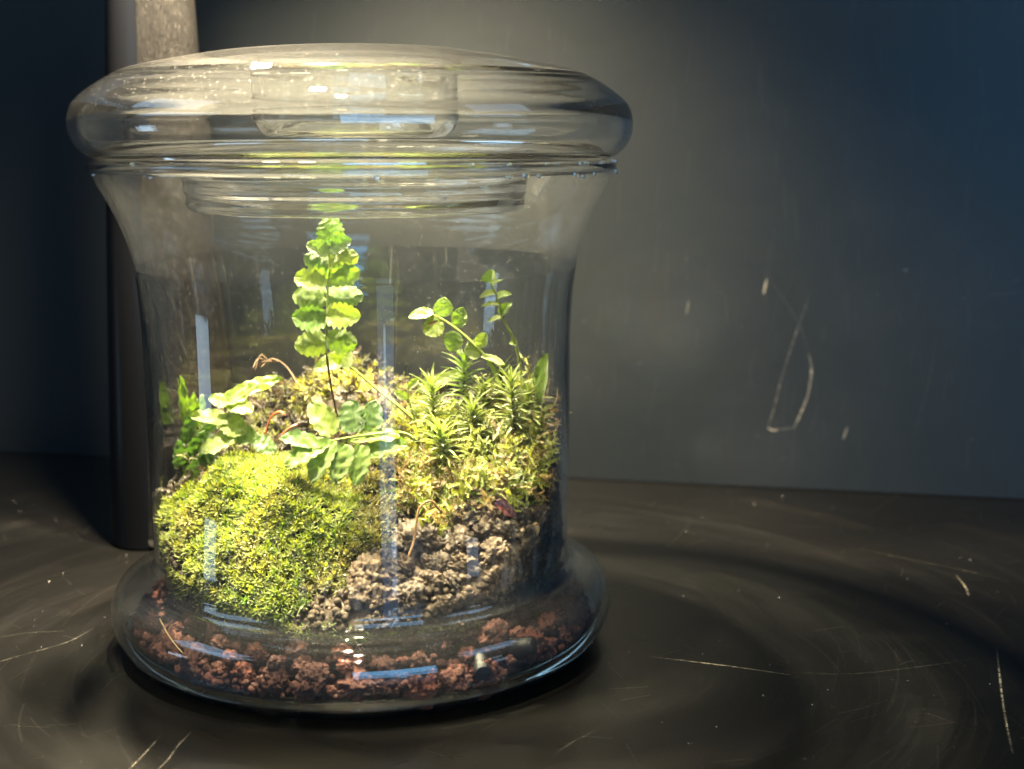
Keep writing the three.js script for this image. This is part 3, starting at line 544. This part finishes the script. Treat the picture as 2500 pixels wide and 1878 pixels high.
{
  const tangle = thing('feather_moss', 'tangled yellow green feather moss spilling over the soil on the right', 'moss');
  const ls = [[], [], [], []];
  for (let i = 0; i < 1150; i++) {
    const x = clamp(0.047 + rr(-1, 1) * 0.030, 0.014, 0.08), z = rr(-0.012, 0.055), fall = sstep(0.03, 0.06, z); if (Math.hypot(x, z) > RIN - 0.007) continue;
    if (z > 0.045 - (x - 0.03) * 0.42 || (z > 0.034 && x < 0.024)) continue;
    if (z > 0.036 && rnd() < 0.4) continue;
    const y = ground(x, z) + rr(0.0005, 0.007) + 0.0045 * sstep(0.035, 0.005, z);
    const dry = rnd() < 0.28 + 0.25 * sstep(0.055, 0.075, x), c = dry ? rgb(0.24, 0.165, 0.055) : rgb(0.40, 0.40, 0.03).lerp(rgb(0.12, 0.17, 0.012), rnd());
    ls[i % 4].push({ m: basis([x, y, z], [rr(-1, 1), rr(-0.25, 0.9) - fall * 0.5, rr(-0.2, 1)], [rr(-1, 1), 1, rr(-1, 1)], rr(0.6, 1.1)), c: c.multiplyScalar(rr(0.7, 1.2)) });
  }
  for (let i = 0; i < 330; i++) {                                         // it climbs highest against the right glass and round the upright shoots
    const a = rr(-0.45, 0.55), q = rr(0.050, RIN - 0.004), x = Math.cos(a) * q, z = Math.sin(a) * q, y = ground(x, z) + rr(0, 0.013);
    ls[i % 4].push({ m: basis([x, y, z], [rr(-0.6, 0.5), rr(0.2, 1), rr(-0.3, 0.9)], [rr(-1, 1), 1, rr(-1, 1)], rr(0.45, 0.85)), c: rgb(0.30, 0.32, 0.022).lerp(rgb(0.09, 0.14, 0.010), rnd()).multiplyScalar(rr(0.7, 1.2)) });
  }
  ls.forEach((l, k) => instanced(k ? `moss_sprigs_00${k}` : 'moss_sprigs', sprigs[k], mossMat, l, tangle));
  // under the tangle, a darker matted layer
  const back = thing('rough_moss', 'brownish rough moss and litter heaped at the back left behind the cushion', 'moss');
  const bl = [[], [], []], bs = [[], []];
  for (let i = 0; i < 900; i++) {
    const x = rr(-0.078, 0.018), z = rr(-0.072, 0.012); if (Math.hypot(x, z) > RIN - 0.006) continue;
    const hump = 0.020 * Math.exp(-(((x + 0.012) / 0.022) ** 2 + ((z + 0.045) / 0.026) ** 2)) + 0.004, y = ground(x, z) + hump * rr(0.1, 1);
    const c = rnd() < 0.55 ? rgb(0.10, 0.06, 0.024) : rgb(0.20, 0.21, 0.022); c.multiplyScalar(rr(0.2, 0.95));
    if (i % 3 === 0) bs[i % 2].push({ m: basis([x, y, z], [rr(-1, 1), rr(0, 1), rr(-0.2, 1)], [rr(-1, 1), 1, rr(-1, 1)], rr(0.5, 0.95)), c });
    else bl[i % 3].push({ m: basis([x, y, z], [rr(-0.8, 0.8), 1, rr(-0.6, 0.8)], [rr(-1, 1), 0, 1], rr(0.9, 1.6)), c });
  }
  const hum = new THREE.SphereGeometry(1, 40, 24), hp = hum.attributes.position;
  for (let i = 0; i < hp.count; i++) { const x = hp.getX(i), y = hp.getY(i), z = hp.getZ(i), k = 1 + 0.3 * fbm(x * 3, y * 3, z * 3, 4); hp.setXYZ(i, -0.012 + x * 0.029 * k, 0.078 + y * 0.022 * k, -0.043 + z * 0.026 * k); }
  hum.computeVertexNormals(); triUV(hum, 60);
  part('mound', hum, soilMat, back);
  bl.forEach((l, k) => l.length && instanced(`moss_tufts${k ? '_00' + k : ''}`, stars[k], mossMat, l, back));
  bs.forEach((l, k) => instanced(`dry_sprigs${k ? '_00' + k : ''}`, sprigs[k], mossMat, l, back));
  const top = thing('star_moss_tuft', 'small yellow brown tuft of star moss on the mound behind the curled leaf', 'moss');
  const tl = [];
  for (let i = 0; i < 90; i++) { const x = -0.012 + rr(-0.022, 0.016), z = -0.040 + rr(-0.012, 0.016); tl.push({ m: basis([x, 0.0965 + rr(-0.004, 0.008) - Math.abs(x + 0.012) * 0.25, z], [rr(-0.5, 0.5), 1, rr(-0.3, 0.5)], [1, 0, 0], rr(1.0, 1.6)), c: rgb(0.27, 0.25, 0.032).multiplyScalar(rr(0.5, 1.2)) }); }
  instanced('moss_shoots', stars[0], mossMat, tl, top);
}
// ---------------------------------------------------------------- plants
const veinTex = dataTex(256, 256, (u, v, x, y) => {
  const e = Math.abs(u - 0.5) * 2, r = Math.abs(((v * 7 - e * 1.6) % 1 + 1) % 1 - 0.5), line = sstep(0.10, 0.02, r) * 0.25 + sstep(0.06, 0.0, e) * 0.4;
  const n = 0.85 + 0.35 * fbm(u * 7, v * 7, 4, 3) + 0.08 * (hash(x, y) - 0.5), k = n + line;
  const spot = sstep(0.28, 0.42, fbm(u * 5 + 9, v * 6, 2, 3)) * 0.6 + sstep(0.82, 1.0, e + 0.25 * noise(u * 9, v * 9, 3)) * 0.25;
  return [k * (0.86 - 0.10 * spot), k * (0.90 - 0.42 * spot), k * (0.62 - 0.3 * spot)];
}, { srgb: false });
const greens = {
  mid: leafMat(0.13, 0.26, 0.014, { map: veinTex, coat: 0.4, cr: 0.2 }), fresh: leafMat(0.19, 0.32, 0.018, { map: veinTex, coat: 0.4, cr: 0.2 }), deep: leafMat(0.085, 0.19, 0.012, { map: veinTex, coat: 0.35, cr: 0.25 }),
  pale: leafMat(0.27, 0.38, 0.028, { map: veinTex, coat: 0.45, cr: 0.2 }), lime: leafMat(0.26, 0.36, 0.015, { map: veinTex, t: 0.55, coat: 0.4 }),
  dull: leafMat(0.10, 0.135, 0.014, { t: 0.4, coat: 0.3 }), stem: leafMat(0.17, 0.22, 0.035, { t: 0.1, coat: 0.4 }), brown: leafMat(0.08, 0.045, 0.02, { t: 0, coat: 0.3 }),
};
const lobed = (W, teeth = 7, depth = 0.22, s = 1) => (u, v) => { const e = Math.sin(Math.PI * Math.min(1, 0.06 + 0.94 * u ** 0.72)); return W * (Math.max(0, e) ** 0.55) * (1 - depth * Math.abs(Math.sin(u * Math.PI * teeth / 2 + s)) * (0.35 + 0.65 * u)) + 0.00012; };
const crenate = (W, n = 9, depth = 0.13, s = 1) => (u) => W * Math.max(0, Math.sin(Math.PI * Math.min(1, 0.07 + 0.93 * u ** 0.9))) ** 0.5 * (1 - depth + depth * Math.abs(Math.sin(u * n * 1.8 + s))) + 0.0001;
const oval = (W, s = 1, teeth = 0.05) => (u) => W * Math.max(0, Math.sin(Math.PI * Math.min(1, 0.03 + 0.97 * u ** 0.85))) ** 0.62 * (1 + teeth * Math.sin(u * 38 + s)) + 0.00010;
const spoon = (W) => (u) => W * (0.16 + 0.84 * sstep(0.15, 0.62, u)) * Math.sqrt(Math.max(0.001, 1 - Math.max(0, (u - 0.62) / 0.38) ** 2.2));
function leaf(parent, name, geo, mat, from, dir, face, s = 1) { const m = part(name, geo, mat, parent); m.position.set(...from); aim(m, dir, face); m.scale.setScalar(s); return m; }
{ // the upright fern frond
  const f = thing('fern_frond', 'tall upright pale green fern frond with scalloped leaflets in the middle', 'fern');
  const st = [[-0.0095, 0.092, 0.004], [-0.0110, 0.108, 0.012], [-0.0118, 0.123, 0.018], [-0.0105, 0.143, 0.0205], [-0.0093, 0.163, 0.021], [-0.0090, 0.173, 0.0195]];
  part('stem', taperTube(st.slice(2), 0.00055, 0.0003, 30), greens.stem, f);
  part('stalk', taperTube(st.slice(0, 3), 0.00045, 0.0005, 16), greens.brown, f);
  const c = new THREE.CatmullRomCurve3(st.map((p) => V(...p)));
  const rows = [[0.1275, 0.0135, 0.0128, -0.10], [0.1370, 0.0142, 0.0138, 0.02], [0.1450, 0.0146, 0.0142, 0.16], [0.1522, 0.0138, 0.0136, 0.28], [0.1590, 0.0112, 0.0124, 0.42], [0.1648, 0.0092, 0.0098, 0.58]];
  rows.forEach(([y, ll, lr, up], i) => {
    for (const s of [-1, 1]) {
      const L = s < 0 ? ll : lr, t = (y - 0.123) / 0.05, o = [-0.0118 + 0.0028 * clamp(t, 0, 1), y + (s > 0 ? 0.0012 : 0), 0.0195 + 0.0010 * (i % 2) + (s > 0 ? 0.0006 : 0)];
      const g = blade(L, crenate(L * 0.40, 10 + i % 3, 0.24, i * 1.3 + s), { fold: 0.35 * (i % 2 ? 1 : -0.7), bend: -0.10 - 0.07 * (i % 3), wave: 0.09, s: i * 2 + s, rows: 34, cols: 8, vein: 0.014 });
      leaf(f, 'leaflet', g, [greens.pale, greens.fresh, greens.mid][(i * 2 + (s > 0)) % 3], o, [s, up + rr(-0.08, 0.08), rr(-0.15, 0.3)], [s * 0.35, rr(0.0, 0.7), 1]);
    }
  });
  leaf(f, 'leaflet', blade(0.0125, crenate(0.0058, 11, 0.22, 3), { fold: -0.25, bend: -0.12, wave: 0.1, rows: 30, cols: 8, vein: 0.014 }), greens.mid, [-0.009, 0.1672, 0.0200], [0.03, 1, -0.1], [0.1, 0.25, 1]);
}
{ // the low fern at the left
  const f = thing('fern_plant', 'low pale yellow green fern spreading over the left of the moss cushion', 'fern');
  part('stem', taperTube([[-0.050, 0.074, -0.004], [-0.0548, 0.084, 0.003], [-0.0565, 0.092, 0.004], [-0.0530, 0.0985, 0.004], [-0.040, 0.1090, 0.003]], 0.0006, 0.0003, 26), greens.stem, f);
  const put = (L, W, o, d, face, i, mt = greens.pale, teeth = 9) => leaf(f, 'leaflet', blade(L, crenate(W, teeth, 0.18, i), { fold: 0.25, bend: -0.12, wave: 0.14, s: i, rows: 28, cols: 8, vein: 0.012 }), mt, o, d, face);
  put(0.0270, 0.0046, [-0.0580, 0.0985, 0.004], [0.88, 0.50, -0.05], [-0.2, 0.75, 0.7], 1, greens.pale, 11);
  put(0.0120, 0.0042, [-0.0545, 0.0985, 0.005], [0.80, 0.02, 0.45], [0.0, 0.8, 0.6], 2);
  put(0.0090, 0.0036, [-0.0550, 0.0990, 0.003], [-0.60, 0.25, 0.3], [0.0, 0.7, 0.7], 3);
  put(0.0165, 0.0042, [-0.0545, 0.0925, 0.005], [-0.95, 0.22, 0.15], [0.1, 0.85, 0.5], 4);
  put(0.0110, 0.0054, [-0.0570, 0.0925, 0.005], [0.85, -0.35, 0.35], [0.1, 0.7, 0.75], 5);
  put(0.0150, 0.0048, [-0.0520, 0.0865, 0.008], [-0.92, -0.25, 0.3], [0.0, 0.8, 0.6], 6);
  put(0.0100, 0.0044, [-0.0530, 0.0875, 0.006], [0.9, -0.1, 0.1], [0.0, 0.5, 0.9], 7, greens.fresh);
  put(0.0110, 0.0040, [-0.0450, 0.0845, 0.004], [0.8, -0.3, 0.3], [0.0, 0.6, 0.8], 8, greens.deep);
}
{ // ferny clump against the left glass
  const f = thing('fern_clump', 'upright dark green ferny clump pressed against the left glass wall', 'fern');
  const spec = [[-0.0790, 0.086, -0.016, -0.05, 0.022, 0.0030], [-0.0765, 0.084, -0.014, 0.15, 0.017, 0.0034], [-0.0730, 0.086, -0.014, 0.2, 0.014, 0.0030], [-0.0780, 0.080, -0.010, 0.35, 0.014, 0.0040], [-0.0740, 0.076, -0.004, 0.6, 0.013, 0.004], [-0.0775, 0.072, -0.002, -0.1, 0.012, 0.0042], [-0.0705, 0.082, -0.010, 0.9, 0.011, 0.0035], [-0.0735, 0.068, 0.004, 0.5, 0.011, 0.0036], [-0.0690, 0.074, 0.0, 1.0, 0.012, 0.0038]];
  spec.forEach(([x, y, z, lean, L, W], i) => leaf(f, 'leaflet', blade(L, lobed(W, 9, 0.4, i), { fold: 0.4, bend: 0.1, wave: 0.16, s: i + 20, rows: 26, cols: 6, vein: 0.01 }), i < 3 ? greens.fresh : greens.deep, [x, y, z], [lean, 1, 0.1], [0.3, 0.2, 1]));
  part('stem', taperTube([[-0.071, 0.066, -0.008], [-0.077, 0.08, -0.012], [-0.0795, 0.098, -0.016]], 0.0006, 0.0003), greens.stem, f);
}
{ // the wet leafy shoot in the centre
  const f = thing('leafy_shoot', 'low glossy wet shoot with toothed green leaves sprawling above the moss cushion', 'plant');
  part('stem', taperTube([[0.0250, 0.0850, 0.012], [0.0180, 0.0925, 0.026], [0.0040, 0.0925, 0.031], [-0.0100, 0.0905, 0.033], [-0.0190, 0.0880, 0.034]], 0.0008, 0.0004, 30), greens.stem, f);
  const put = (L0, W, o, d, face, i, mt, L = L0 * 1.35) => leaf(f, 'leaflet', blade(L, crenate(W * 0.95, 9, 0.2, i), { fold: 0.35, bend: -0.16, wave: 0.12, s: i + 40, rows: 24, cols: 8, vein: 0.014 }), mt, o, d, face);
  put(0.0135, 0.0060, [-0.0105, 0.0905, 0.033], [-0.85, -0.30, 0.45], [-0.1, 0.75, 0.65], 1, greens.fresh);
  put(0.0130, 0.0052, [-0.0080, 0.0915, 0.034], [-0.45, -0.75, 0.5], [-0.1, 0.5, 0.85], 2, greens.fresh);
  put(0.0110, 0.0048, [-0.0020, 0.0900, 0.035], [-0.30, -0.80, 0.45], [0.1, 0.4, 0.9], 3, greens.fresh);
  put(0.0115, 0.0046, [0.0040, 0.0895, 0.034], [-0.15, -0.85, 0.4], [0.1, 0.4, 0.9], 4, greens.fresh);
  put(0.0120, 0.0056, [-0.0080, 0.0925, 0.030], [-0.55, 0.75, -0.2], [0.0, 0.6, 0.8], 5, greens.pale);
  put(0.0095, 0.0062, [0.0000, 0.0930, 0.028], [-0.15, 0.95, -0.2], [0.0, 0.2, 1.0], 6, greens.deep);
  put(0.0090, 0.0050, [0.0055, 0.0935, 0.028], [0.25, 0.95, -0.2], [0.2, 0.2, 1.0], 7, greens.deep);
  put(0.0150, 0.0040, [0.0180, 0.0920, 0.029], [-0.98, 0.05, 0.15], [0.0, 0.9, 0.5], 8, greens.pale);
  put(0.0160, 0.0042, [0.0210, 0.0890, 0.030], [-0.95, -0.12, 0.2], [0.0, 0.8, 0.6], 9, greens.fresh);
  put(0.0120, 0.0046, [-0.0130, 0.0890, 0.032], [-0.9, 0.30, 0.2], [-0.2, 0.8, 0.5], 10, greens.deep);
}
{ // creeping stem with a curled leaf
  const f = thing('creeping_stem', 'long pale stem rising to the left with a folded leaf at its end', 'plant');
  part('stem', taperTube([[0.0260, 0.0900, 0.006], [0.0175, 0.0968, 0.004], [0.0060, 0.1045, -0.002], [-0.0045, 0.1125, -0.006], [-0.0100, 0.1148, -0.008]], 0.0009, 0.0005, 30), greens.stem, f);
  leaf(f, 'leaflet', blade(0.0125, oval(0.0046, 1, 0.08), { fold: 0.6, bend: -0.25, wave: 0.1, s: 61, rows: 20, cols: 8, vein: 0.012 }), greens.lime, [-0.0085, 0.1140, -0.007], [-0.95, -0.05, 0.25], [0.1, 0.75, 0.6]);
  leaf(f, 'leaflet', blade(0.0085, oval(0.0045, 2, 0.06), { fold: 0.5, bend: -0.2, wave: 0.1, s: 62, rows: 20, cols: 8, vein: 0.012 }), greens.lime, [-0.0095, 0.1135, -0.006], [0.45, 0.85, 0.2], [-0.2, -0.2, 1]);
}
{ // frond of round leaflets leaning left
  const f = thing('round_leaf_frond', 'arching frond with round toothed leaflets leaning left above the right moss', 'plant');
  part('stem', taperTube([[0.0585, 0.1060, 0.006], [0.0545, 0.1155, 0.003], [0.0500, 0.1210, 0.001], [0.0420, 0.1280, 0.0], [0.0320, 0.1345, 0.0], [0.0265, 0.1365, 0.0005]], 0.0010, 0.0005, 36), greens.stem, f);
  const put = (L, W, o, d, face, i, mt = greens.fresh) => leaf(f, 'leaflet', blade(L, oval(W, i, 0.06), { fold: 0.25, bend: -0.12, wave: 0.10, s: i + 70, rows: 22, cols: 8, vein: 0.014 }), mt, o, d, face);
  put(0.0105, 0.0030, [0.0305, 0.1365, 0.0005], [-1, -0.12, 0.1], [0.2, 0.75, 0.6], 1);
  put(0.0085, 0.0040, [0.0345, 0.1345, 0], [0.05, 1, 0.1], [0.0, -0.1, 1], 2);
  put(0.0085, 0.0034, [0.0405, 0.1305, 0.001], [0.25, 1, 0.1], [-0.3, -0.1, 1], 3);
  put(0.0092, 0.0042, [0.0345, 0.1325, 0.001], [-0.9, -0.45, 0.2], [0, 0.3, 1], 4, greens.lime);
  put(0.0080, 0.0040, [0.0400, 0.1285, 0.001], [-0.35, -0.95, 0.2], [0, 0.2, 1], 5);
  put(0.0062, 0.0026, [0.0490, 0.1230, 0.001], [0.55, 0.9, 0.1], [-0.1, 0, 1], 6, greens.pale);
  put(0.0070, 0.0034, [0.0500, 0.1200, 0.001], [-0.9, 0.3, 0.1], [0, 0.5, 1], 7, greens.lime);
  put(0.0105, 0.0026, [0.0505, 0.1195, 0.003], [0.9, -0.2, 0.3], [0, 1, 0.3], 8, greens.pale);
  leaf(f, 'leaflet', blade(0.0050, oval(0.0005, 1, 0), { fold: 0.2, bend: 0.2 }), greens.brown, [0.0285, 0.1315, 0.003], [0.9, 0.45, 0.1], [0, 0, 1]);
}
{ // thin upright stem with small paired leaves
  const f = thing('slender_shoot', 'slender upright stem with small paired leaves near the right glass', 'plant');
  const pts = [[0.0690, 0.094, -0.018], [0.0672, 0.110, -0.02], [0.0645, 0.1215, -0.02], [0.0590, 0.1315, -0.02], [0.0570, 0.1400, -0.02], [0.0535, 0.1475, -0.02]];
  part('stem', taperTube(pts, 0.00075, 0.0004, 36), greens.stem, f);
  const put = (L, W, o, d, face, i, mt = greens.fresh) => leaf(f, 'leaflet', blade(L, oval(W, i, 0.03), { fold: 0.6, bend: -0.2, wave: 0.08, s: i + 90, rows: 18, cols: 6, vein: 0.01 }), mt, o, d, face);
  put(0.0080, 0.0034, [0.0530, 0.1465, -0.02], [0.12, 1, 0.1], [-0.3, 0.1, 1], 1);
  put(0.0070, 0.0020, [0.0545, 0.1450, -0.02], [0.75, 0.75, 0.2], [-0.5, 0.8, 0.6], 2);
  put(0.0072, 0.0020, [0.0562, 0.1420, -0.02], [-0.95, -0.1, 0.3], [0, 0.9, 0.6], 3, greens.lime);
  put(0.0070, 0.0024, [0.0565, 0.1395, -0.02], [0.85, 0.45, 0.3], [-0.3, 0.8, 0.6], 4);
  put(0.0080, 0.0017, [0.0580, 0.1365, -0.02], [-0.95, 0.12, 0.3], [0, 0.9, 0.5], 5, greens.lime);
  put(0.0070, 0.0026, [0.0585, 0.1320, -0.02], [0.55, 0.8, 0.2], [-0.6, 0.3, 0.9], 6);
  put(0.0068, 0.0015, [0.0595, 0.1310, -0.02], [-0.95, -0.1, 0.3], [0, 0.9, 0.5], 7, greens.lime);
  put(0.0034, 0.0014, [0.0655, 0.1205, -0.02], [-0.9, 0.2, 0.2], [0, 0.7, 0.8], 8, greens.lime);
}
{ // leaves by the right glass
  const f = thing('spoon_leaf_plant', 'spoon shaped green leaf standing against the right glass wall', 'plant');
  leaf(f, 'leaf', blade(0.0310, spoon(0.0036), { fold: 0.8, bend: 0.10, wave: 0.05, s: 111, rows: 26, cols: 8, vein: 0.006 }), greens.fresh, [0.0735, 0.0900, 0.002], [0.22, 1, -0.05], [-0.75, 0.1, 0.8]);
  leaf(f, 'leaf', blade(0.0150, oval(0.0058, 2, 0.05), { fold: 0.3, bend: -0.25, wave: 0.14, s: 112, rows: 20, cols: 8, vein: 0.012 }), greens.lime, [0.0735, 0.0850, 0.004], [-0.35, 1, 0.1], [0.1, 0.4, 1]);
  leaf(f, 'leaf', blade(0.0130, oval(0.0046, 3, 0.05), { fold: 0.4, bend: -0.3, wave: 0.14, s: 113, rows: 20, cols: 8, vein: 0.012 }), greens.fresh, [0.0700, 0.0900, 0.006], [0.8, -0.6, 0.3], [0.2, 0.6, 0.8]);
  leaf(f, 'leaf', blade(0.0120, oval(0.0048, 4, 0.05), { fold: 0.4, bend: -0.2, wave: 0.14, s: 114, rows: 20, cols: 8, vein: 0.012 }), greens.deep, [0.0720, 0.0840, 0.010], [-0.1, -0.9, 0.3], [0.2, 0.3, 1]);
  part('stem', taperTube([[0.0715, 0.068, 0.006], [0.0730, 0.080, 0.004], [0.0735, 0.092, 0.002]], 0.0008, 0.0006), greens.stem, f);
}
{ // a broad blade behind, and a young curled shoot
  const f = thing('broad_leaf', 'flat lime green leaf lying behind the haircap moss shoots', 'leaf');
  leaf(f, 'blade', blade(0.0230, oval(0.0032, 1, 0.04), { fold: 0.4, bend: -0.10, wave: 0.06, s: 121, rows: 24, cols: 8, vein: 0.01 }), greens.lime, [0.0230, 0.1020, -0.012], [0.95, 0.38, -0.1], [-0.2, 0.7, 0.7]);
  part('stalk', taperTube([[0.0190, 0.092, -0.008], [0.0205, 0.098, -0.011], [0.0230, 0.1020, -0.012]], 0.0005, 0.0004), greens.stem, f);
  const y = thing('young_shoot', 'thin young shoot with one nibbled leaf left of the haircap moss', 'plant');
  part('stem', taperTube([[0.0250, 0.088, 0.010], [0.0225, 0.096, 0.011], [0.0205, 0.104, 0.012], [0.0208, 0.109, 0.012]], 0.0005, 0.0003), greens.stem, y);
  leaf(y, 'leaf', blade(0.0060, oval(0.0015, 2, 0.12), { fold: 0.5, bend: -0.2, wave: 0.1, s: 122 }), greens.lime, [0.0205, 0.1075, 0.012], [0.75, 0.7, 0], [-0.2, 0.3, 1]);
  leaf(y, 'leaf', blade(0.0060, oval(0.0018, 2, 0.12), { fold: 0.5, bend: -0.2, wave: 0.1, s: 123 }), greens.pale, [0.0200, 0.1030, 0.012], [-0.7, 0.5, 0.2], [-0.2, 0.5, 1]);
}
{ // haircap moss: upright stems with narrow spreading leaves
  const needle = (L, s) => blade(L, (u) => 0.00080 * (1 - u) ** 0.55 * (0.5 + 0.5 * sstep(0, 0.15, u)) + 0.00004, { fold: 0.8, bend: -0.30, wave: 0.06, s, rows: 7, cols: 2 });
  const needles = [needle(0.0108, 1), needle(0.0118, 2), needle(0.0092, 3)];
  const dull = greens.dull, bright = leafMat(0.17, 0.235, 0.022, { t: 0.4, coat: 0.5 });
  const plants = [
    [[0.0310, 0.0740, 0.016], [0.0300, 0.1085, 0.012], bright, 'bright green haircap moss shoot leaning at the left of its clump'],
    [[0.0410, 0.0820, 0.000], [0.0430, 0.1165, -0.008], greens.fresh, 'tallest haircap moss shoot with bare lower stem below the round leaflets'],
    [[0.0520, 0.0800, 0.004], [0.0515, 0.1050, 0.002], dull, 'dull olive haircap moss shoot in the middle of the clump'],
    [[0.0635, 0.0780, 0.014], [0.0625, 0.1115, 0.018], dull, 'olive haircap moss shoot with brown stem nearest the right glass'],
    [[0.0370, 0.0720, 0.022], [0.0335, 0.0930, 0.026], bright, 'short pale haircap moss shoot in front of the leaning one'],
    [[0.0690, 0.0780, 0.002], [0.0700, 0.1040, 0.003], dull, 'short olive haircap moss shoot beside the spoon shaped leaf'],
    [[0.0475, 0.0780, 0.012], [0.0465, 0.0985, 0.014], dull, 'small dark haircap moss shoot low between the two front ones'],
    [[0.0560, 0.0800, -0.010], [0.0585, 0.1080, -0.012], dull, 'shaded haircap moss shoot standing at the back of the clump'],
  ];
  plants.forEach(([a, b, mt, label], k) => {
    const t = thing('haircap_moss', label, 'moss');
    part('stem', taperTube([a, [(a[0] + b[0]) / 2 + 0.0008, (a[1] + b[1]) / 2, (a[2] + b[2]) / 2], b], 0.00065, 0.0004, 16), greens.brown, t);
    const h = b[1] - a[1], n = 58;
    for (let i = 0; i < n; i++) {
      const q = 0.30 + 0.70 * i / (n - 1), an = i * 2.39996 + k, el = 0.25 + 1.0 * (i / n) ** 2.2;
      const o = [a[0] + (b[0] - a[0]) * q + 0.0008 * (1 - Math.abs(2 * q - 1)), a[1] + h * q, a[2] + (b[2] - a[2]) * q], d = [Math.cos(an) * Math.cos(el), Math.sin(el), Math.sin(an) * Math.cos(el)];
      leaf(t, 'leaf', needles[i % 3], mt, o, d, [-d[0] * 0.5, 1, -d[2] * 0.5], rr(0.85, 1.1) * (i < 8 ? 0.7 : 1));
    }
  });
}
{ // small loose things
  const straw = new THREE.MeshPhysicalMaterial({ color: rgb(0.26, 0.14, 0.05), roughness: 0.6 }), tan = new THREE.MeshPhysicalMaterial({ color: rgb(0.34, 0.22, 0.10), roughness: 0.6, clearcoat: 0.3 });
  tag(mesh('dry_stem', taperTube([[0.0350, 0.0690, 0.052], [0.0315, 0.0730, 0.053], [0.0275, 0.0710, 0.055], [0.0262, 0.0655, 0.058], [0.0255, 0.0600, 0.060], [0.0235, 0.0545, 0.063]], 0.0005, 0.00045, 36, 8), straw), 'curled orange dry stem hooked over the soil below the feather moss', 'stem');
  const red = mesh('red_leaf', blade(0.0105, oval(0.0024, 1, 0.05), { fold: 0.5, bend: -0.2, wave: 0.15, s: 3 }), new THREE.MeshPhysicalMaterial({ color: rgb(0.055, 0.010, 0.010), roughness: 0.4, side: THREE.DoubleSide, clearcoat: 0.4 }));
  red.position.set(0.0555, 0.0705, 0.045); aim(red, [0.85, -0.5, 0.1], [0.2, 0.8, 0.7]); tag(red, 'dark red dead leaf under the right edge of the feather moss', 'leaf');
  const husk = mesh('seed_husk', lump(0.0042, 6, 0.2, 1.6, 3, [0.55, 1.2, 0.35], 0.05), tan); husk.position.set(0.0700, 0.0560, 0.0390); husk.rotation.z = -0.35; tag(husk, 'pale tan seed husk pressed on the right glass among grey soil', 'husk');
  const scrap = mesh('leaf_scrap', blade(0.0095, lobed(0.0038, 5, 0.5, 2), { fold: 0.2, bend: 0.1, wave: 0.2, s: 8 }), tan); scrap.position.set(-0.0560, 0.0318, 0.0585); aim(scrap, [0.9, 0.25, 0.3], [-0.4, 0.3, 1]); tag(scrap, 'torn tan leaf scrap at the lower left edge of the moss cushion', 'leaf');
  tag(mesh('pine_needle', taperTube([[-0.0735, 0.0262, 0.0560], [-0.0690, 0.0238, 0.0640], [-0.0645, 0.0205, 0.0690], [-0.0585, 0.0165, 0.0735]], 0.00032, 0.00022, 20, 6), tan), 'thin pale dry needle slanting across stones in the left foot', 'needle');
  for (const [pts, label] of [[[[-0.0410, 0.0850, 0.000], [-0.0385, 0.0925, -0.001], [-0.0340, 0.0950, 0.001], [-0.0318, 0.0938, 0.002]], 'upper red moss stalk arching behind the cushion'], [[[-0.0335, 0.0860, 0.004], [-0.0295, 0.0895, 0.004], [-0.0265, 0.0905, 0.003]], 'lower short red moss stalk behind the cushion']])
    tag(mesh('moss_stalk', taperTube(pts, 0.00042, 0.00055, 18, 6), new THREE.MeshPhysicalMaterial({ color: rgb(0.24, 0.06, 0.025), roughness: 0.4, clearcoat: 0.4 })), label, 'stalk');
  const twig = thing('twig', 'thin bent brown twig with ragged tip above the low fern', 'twig'), bark = new THREE.MeshStandardMaterial({ color: rgb(0.12, 0.075, 0.045), roughness: 0.9 });
  part('branch', taperTube([[-0.0260, 0.0930, -0.022], [-0.0310, 0.1010, -0.026], [-0.0370, 0.1090, -0.030], [-0.0430, 0.1115, -0.032], [-0.0475, 0.1080, -0.030]], 0.0008, 0.0004, 24), bark, twig);
  for (let i = 0; i < 6; i++) part('side_twig', taperTube([[-0.0400 - i * 0.001, 0.1105, -0.031], [-0.0425 - i * 0.0012, 0.1105 + rr(-0.003, 0.004), -0.030 + rr(-0.003, 0.003)], [-0.0455 - i * 0.001, 0.1100 + rr(-0.004, 0.005), -0.029 + rr(-0.004, 0.004)]], 0.0004, 0.0002, 8), bark, twig);
}
// dust and crumbs on the table
{
  const bit = lump(1, 1, 0.3, 2, 3), l = [];
  for (let i = 0; i < 420; i++) { const x = rr(-0.26, 0.40), z = rr(-0.24, 0.16), r = 0.00007 + 0.00020 * rnd() ** 5; if (Math.hypot(x, z) < 0.107) continue; l.push({ m: basis([x, r * 0.5, z], [rr(-1, 1), 1, rr(-1, 1)], [0, 0, 1], r) }); }
  const d = instanced('table_dust', bit, new THREE.MeshStandardMaterial({ color: rgb(0.6, 0.56, 0.48), roughness: 0.9 }), l);
  tag(d, 'tiny pale dust specks and crumbs scattered on the black table', 'dust');
}
renderer.render(scene, camera);
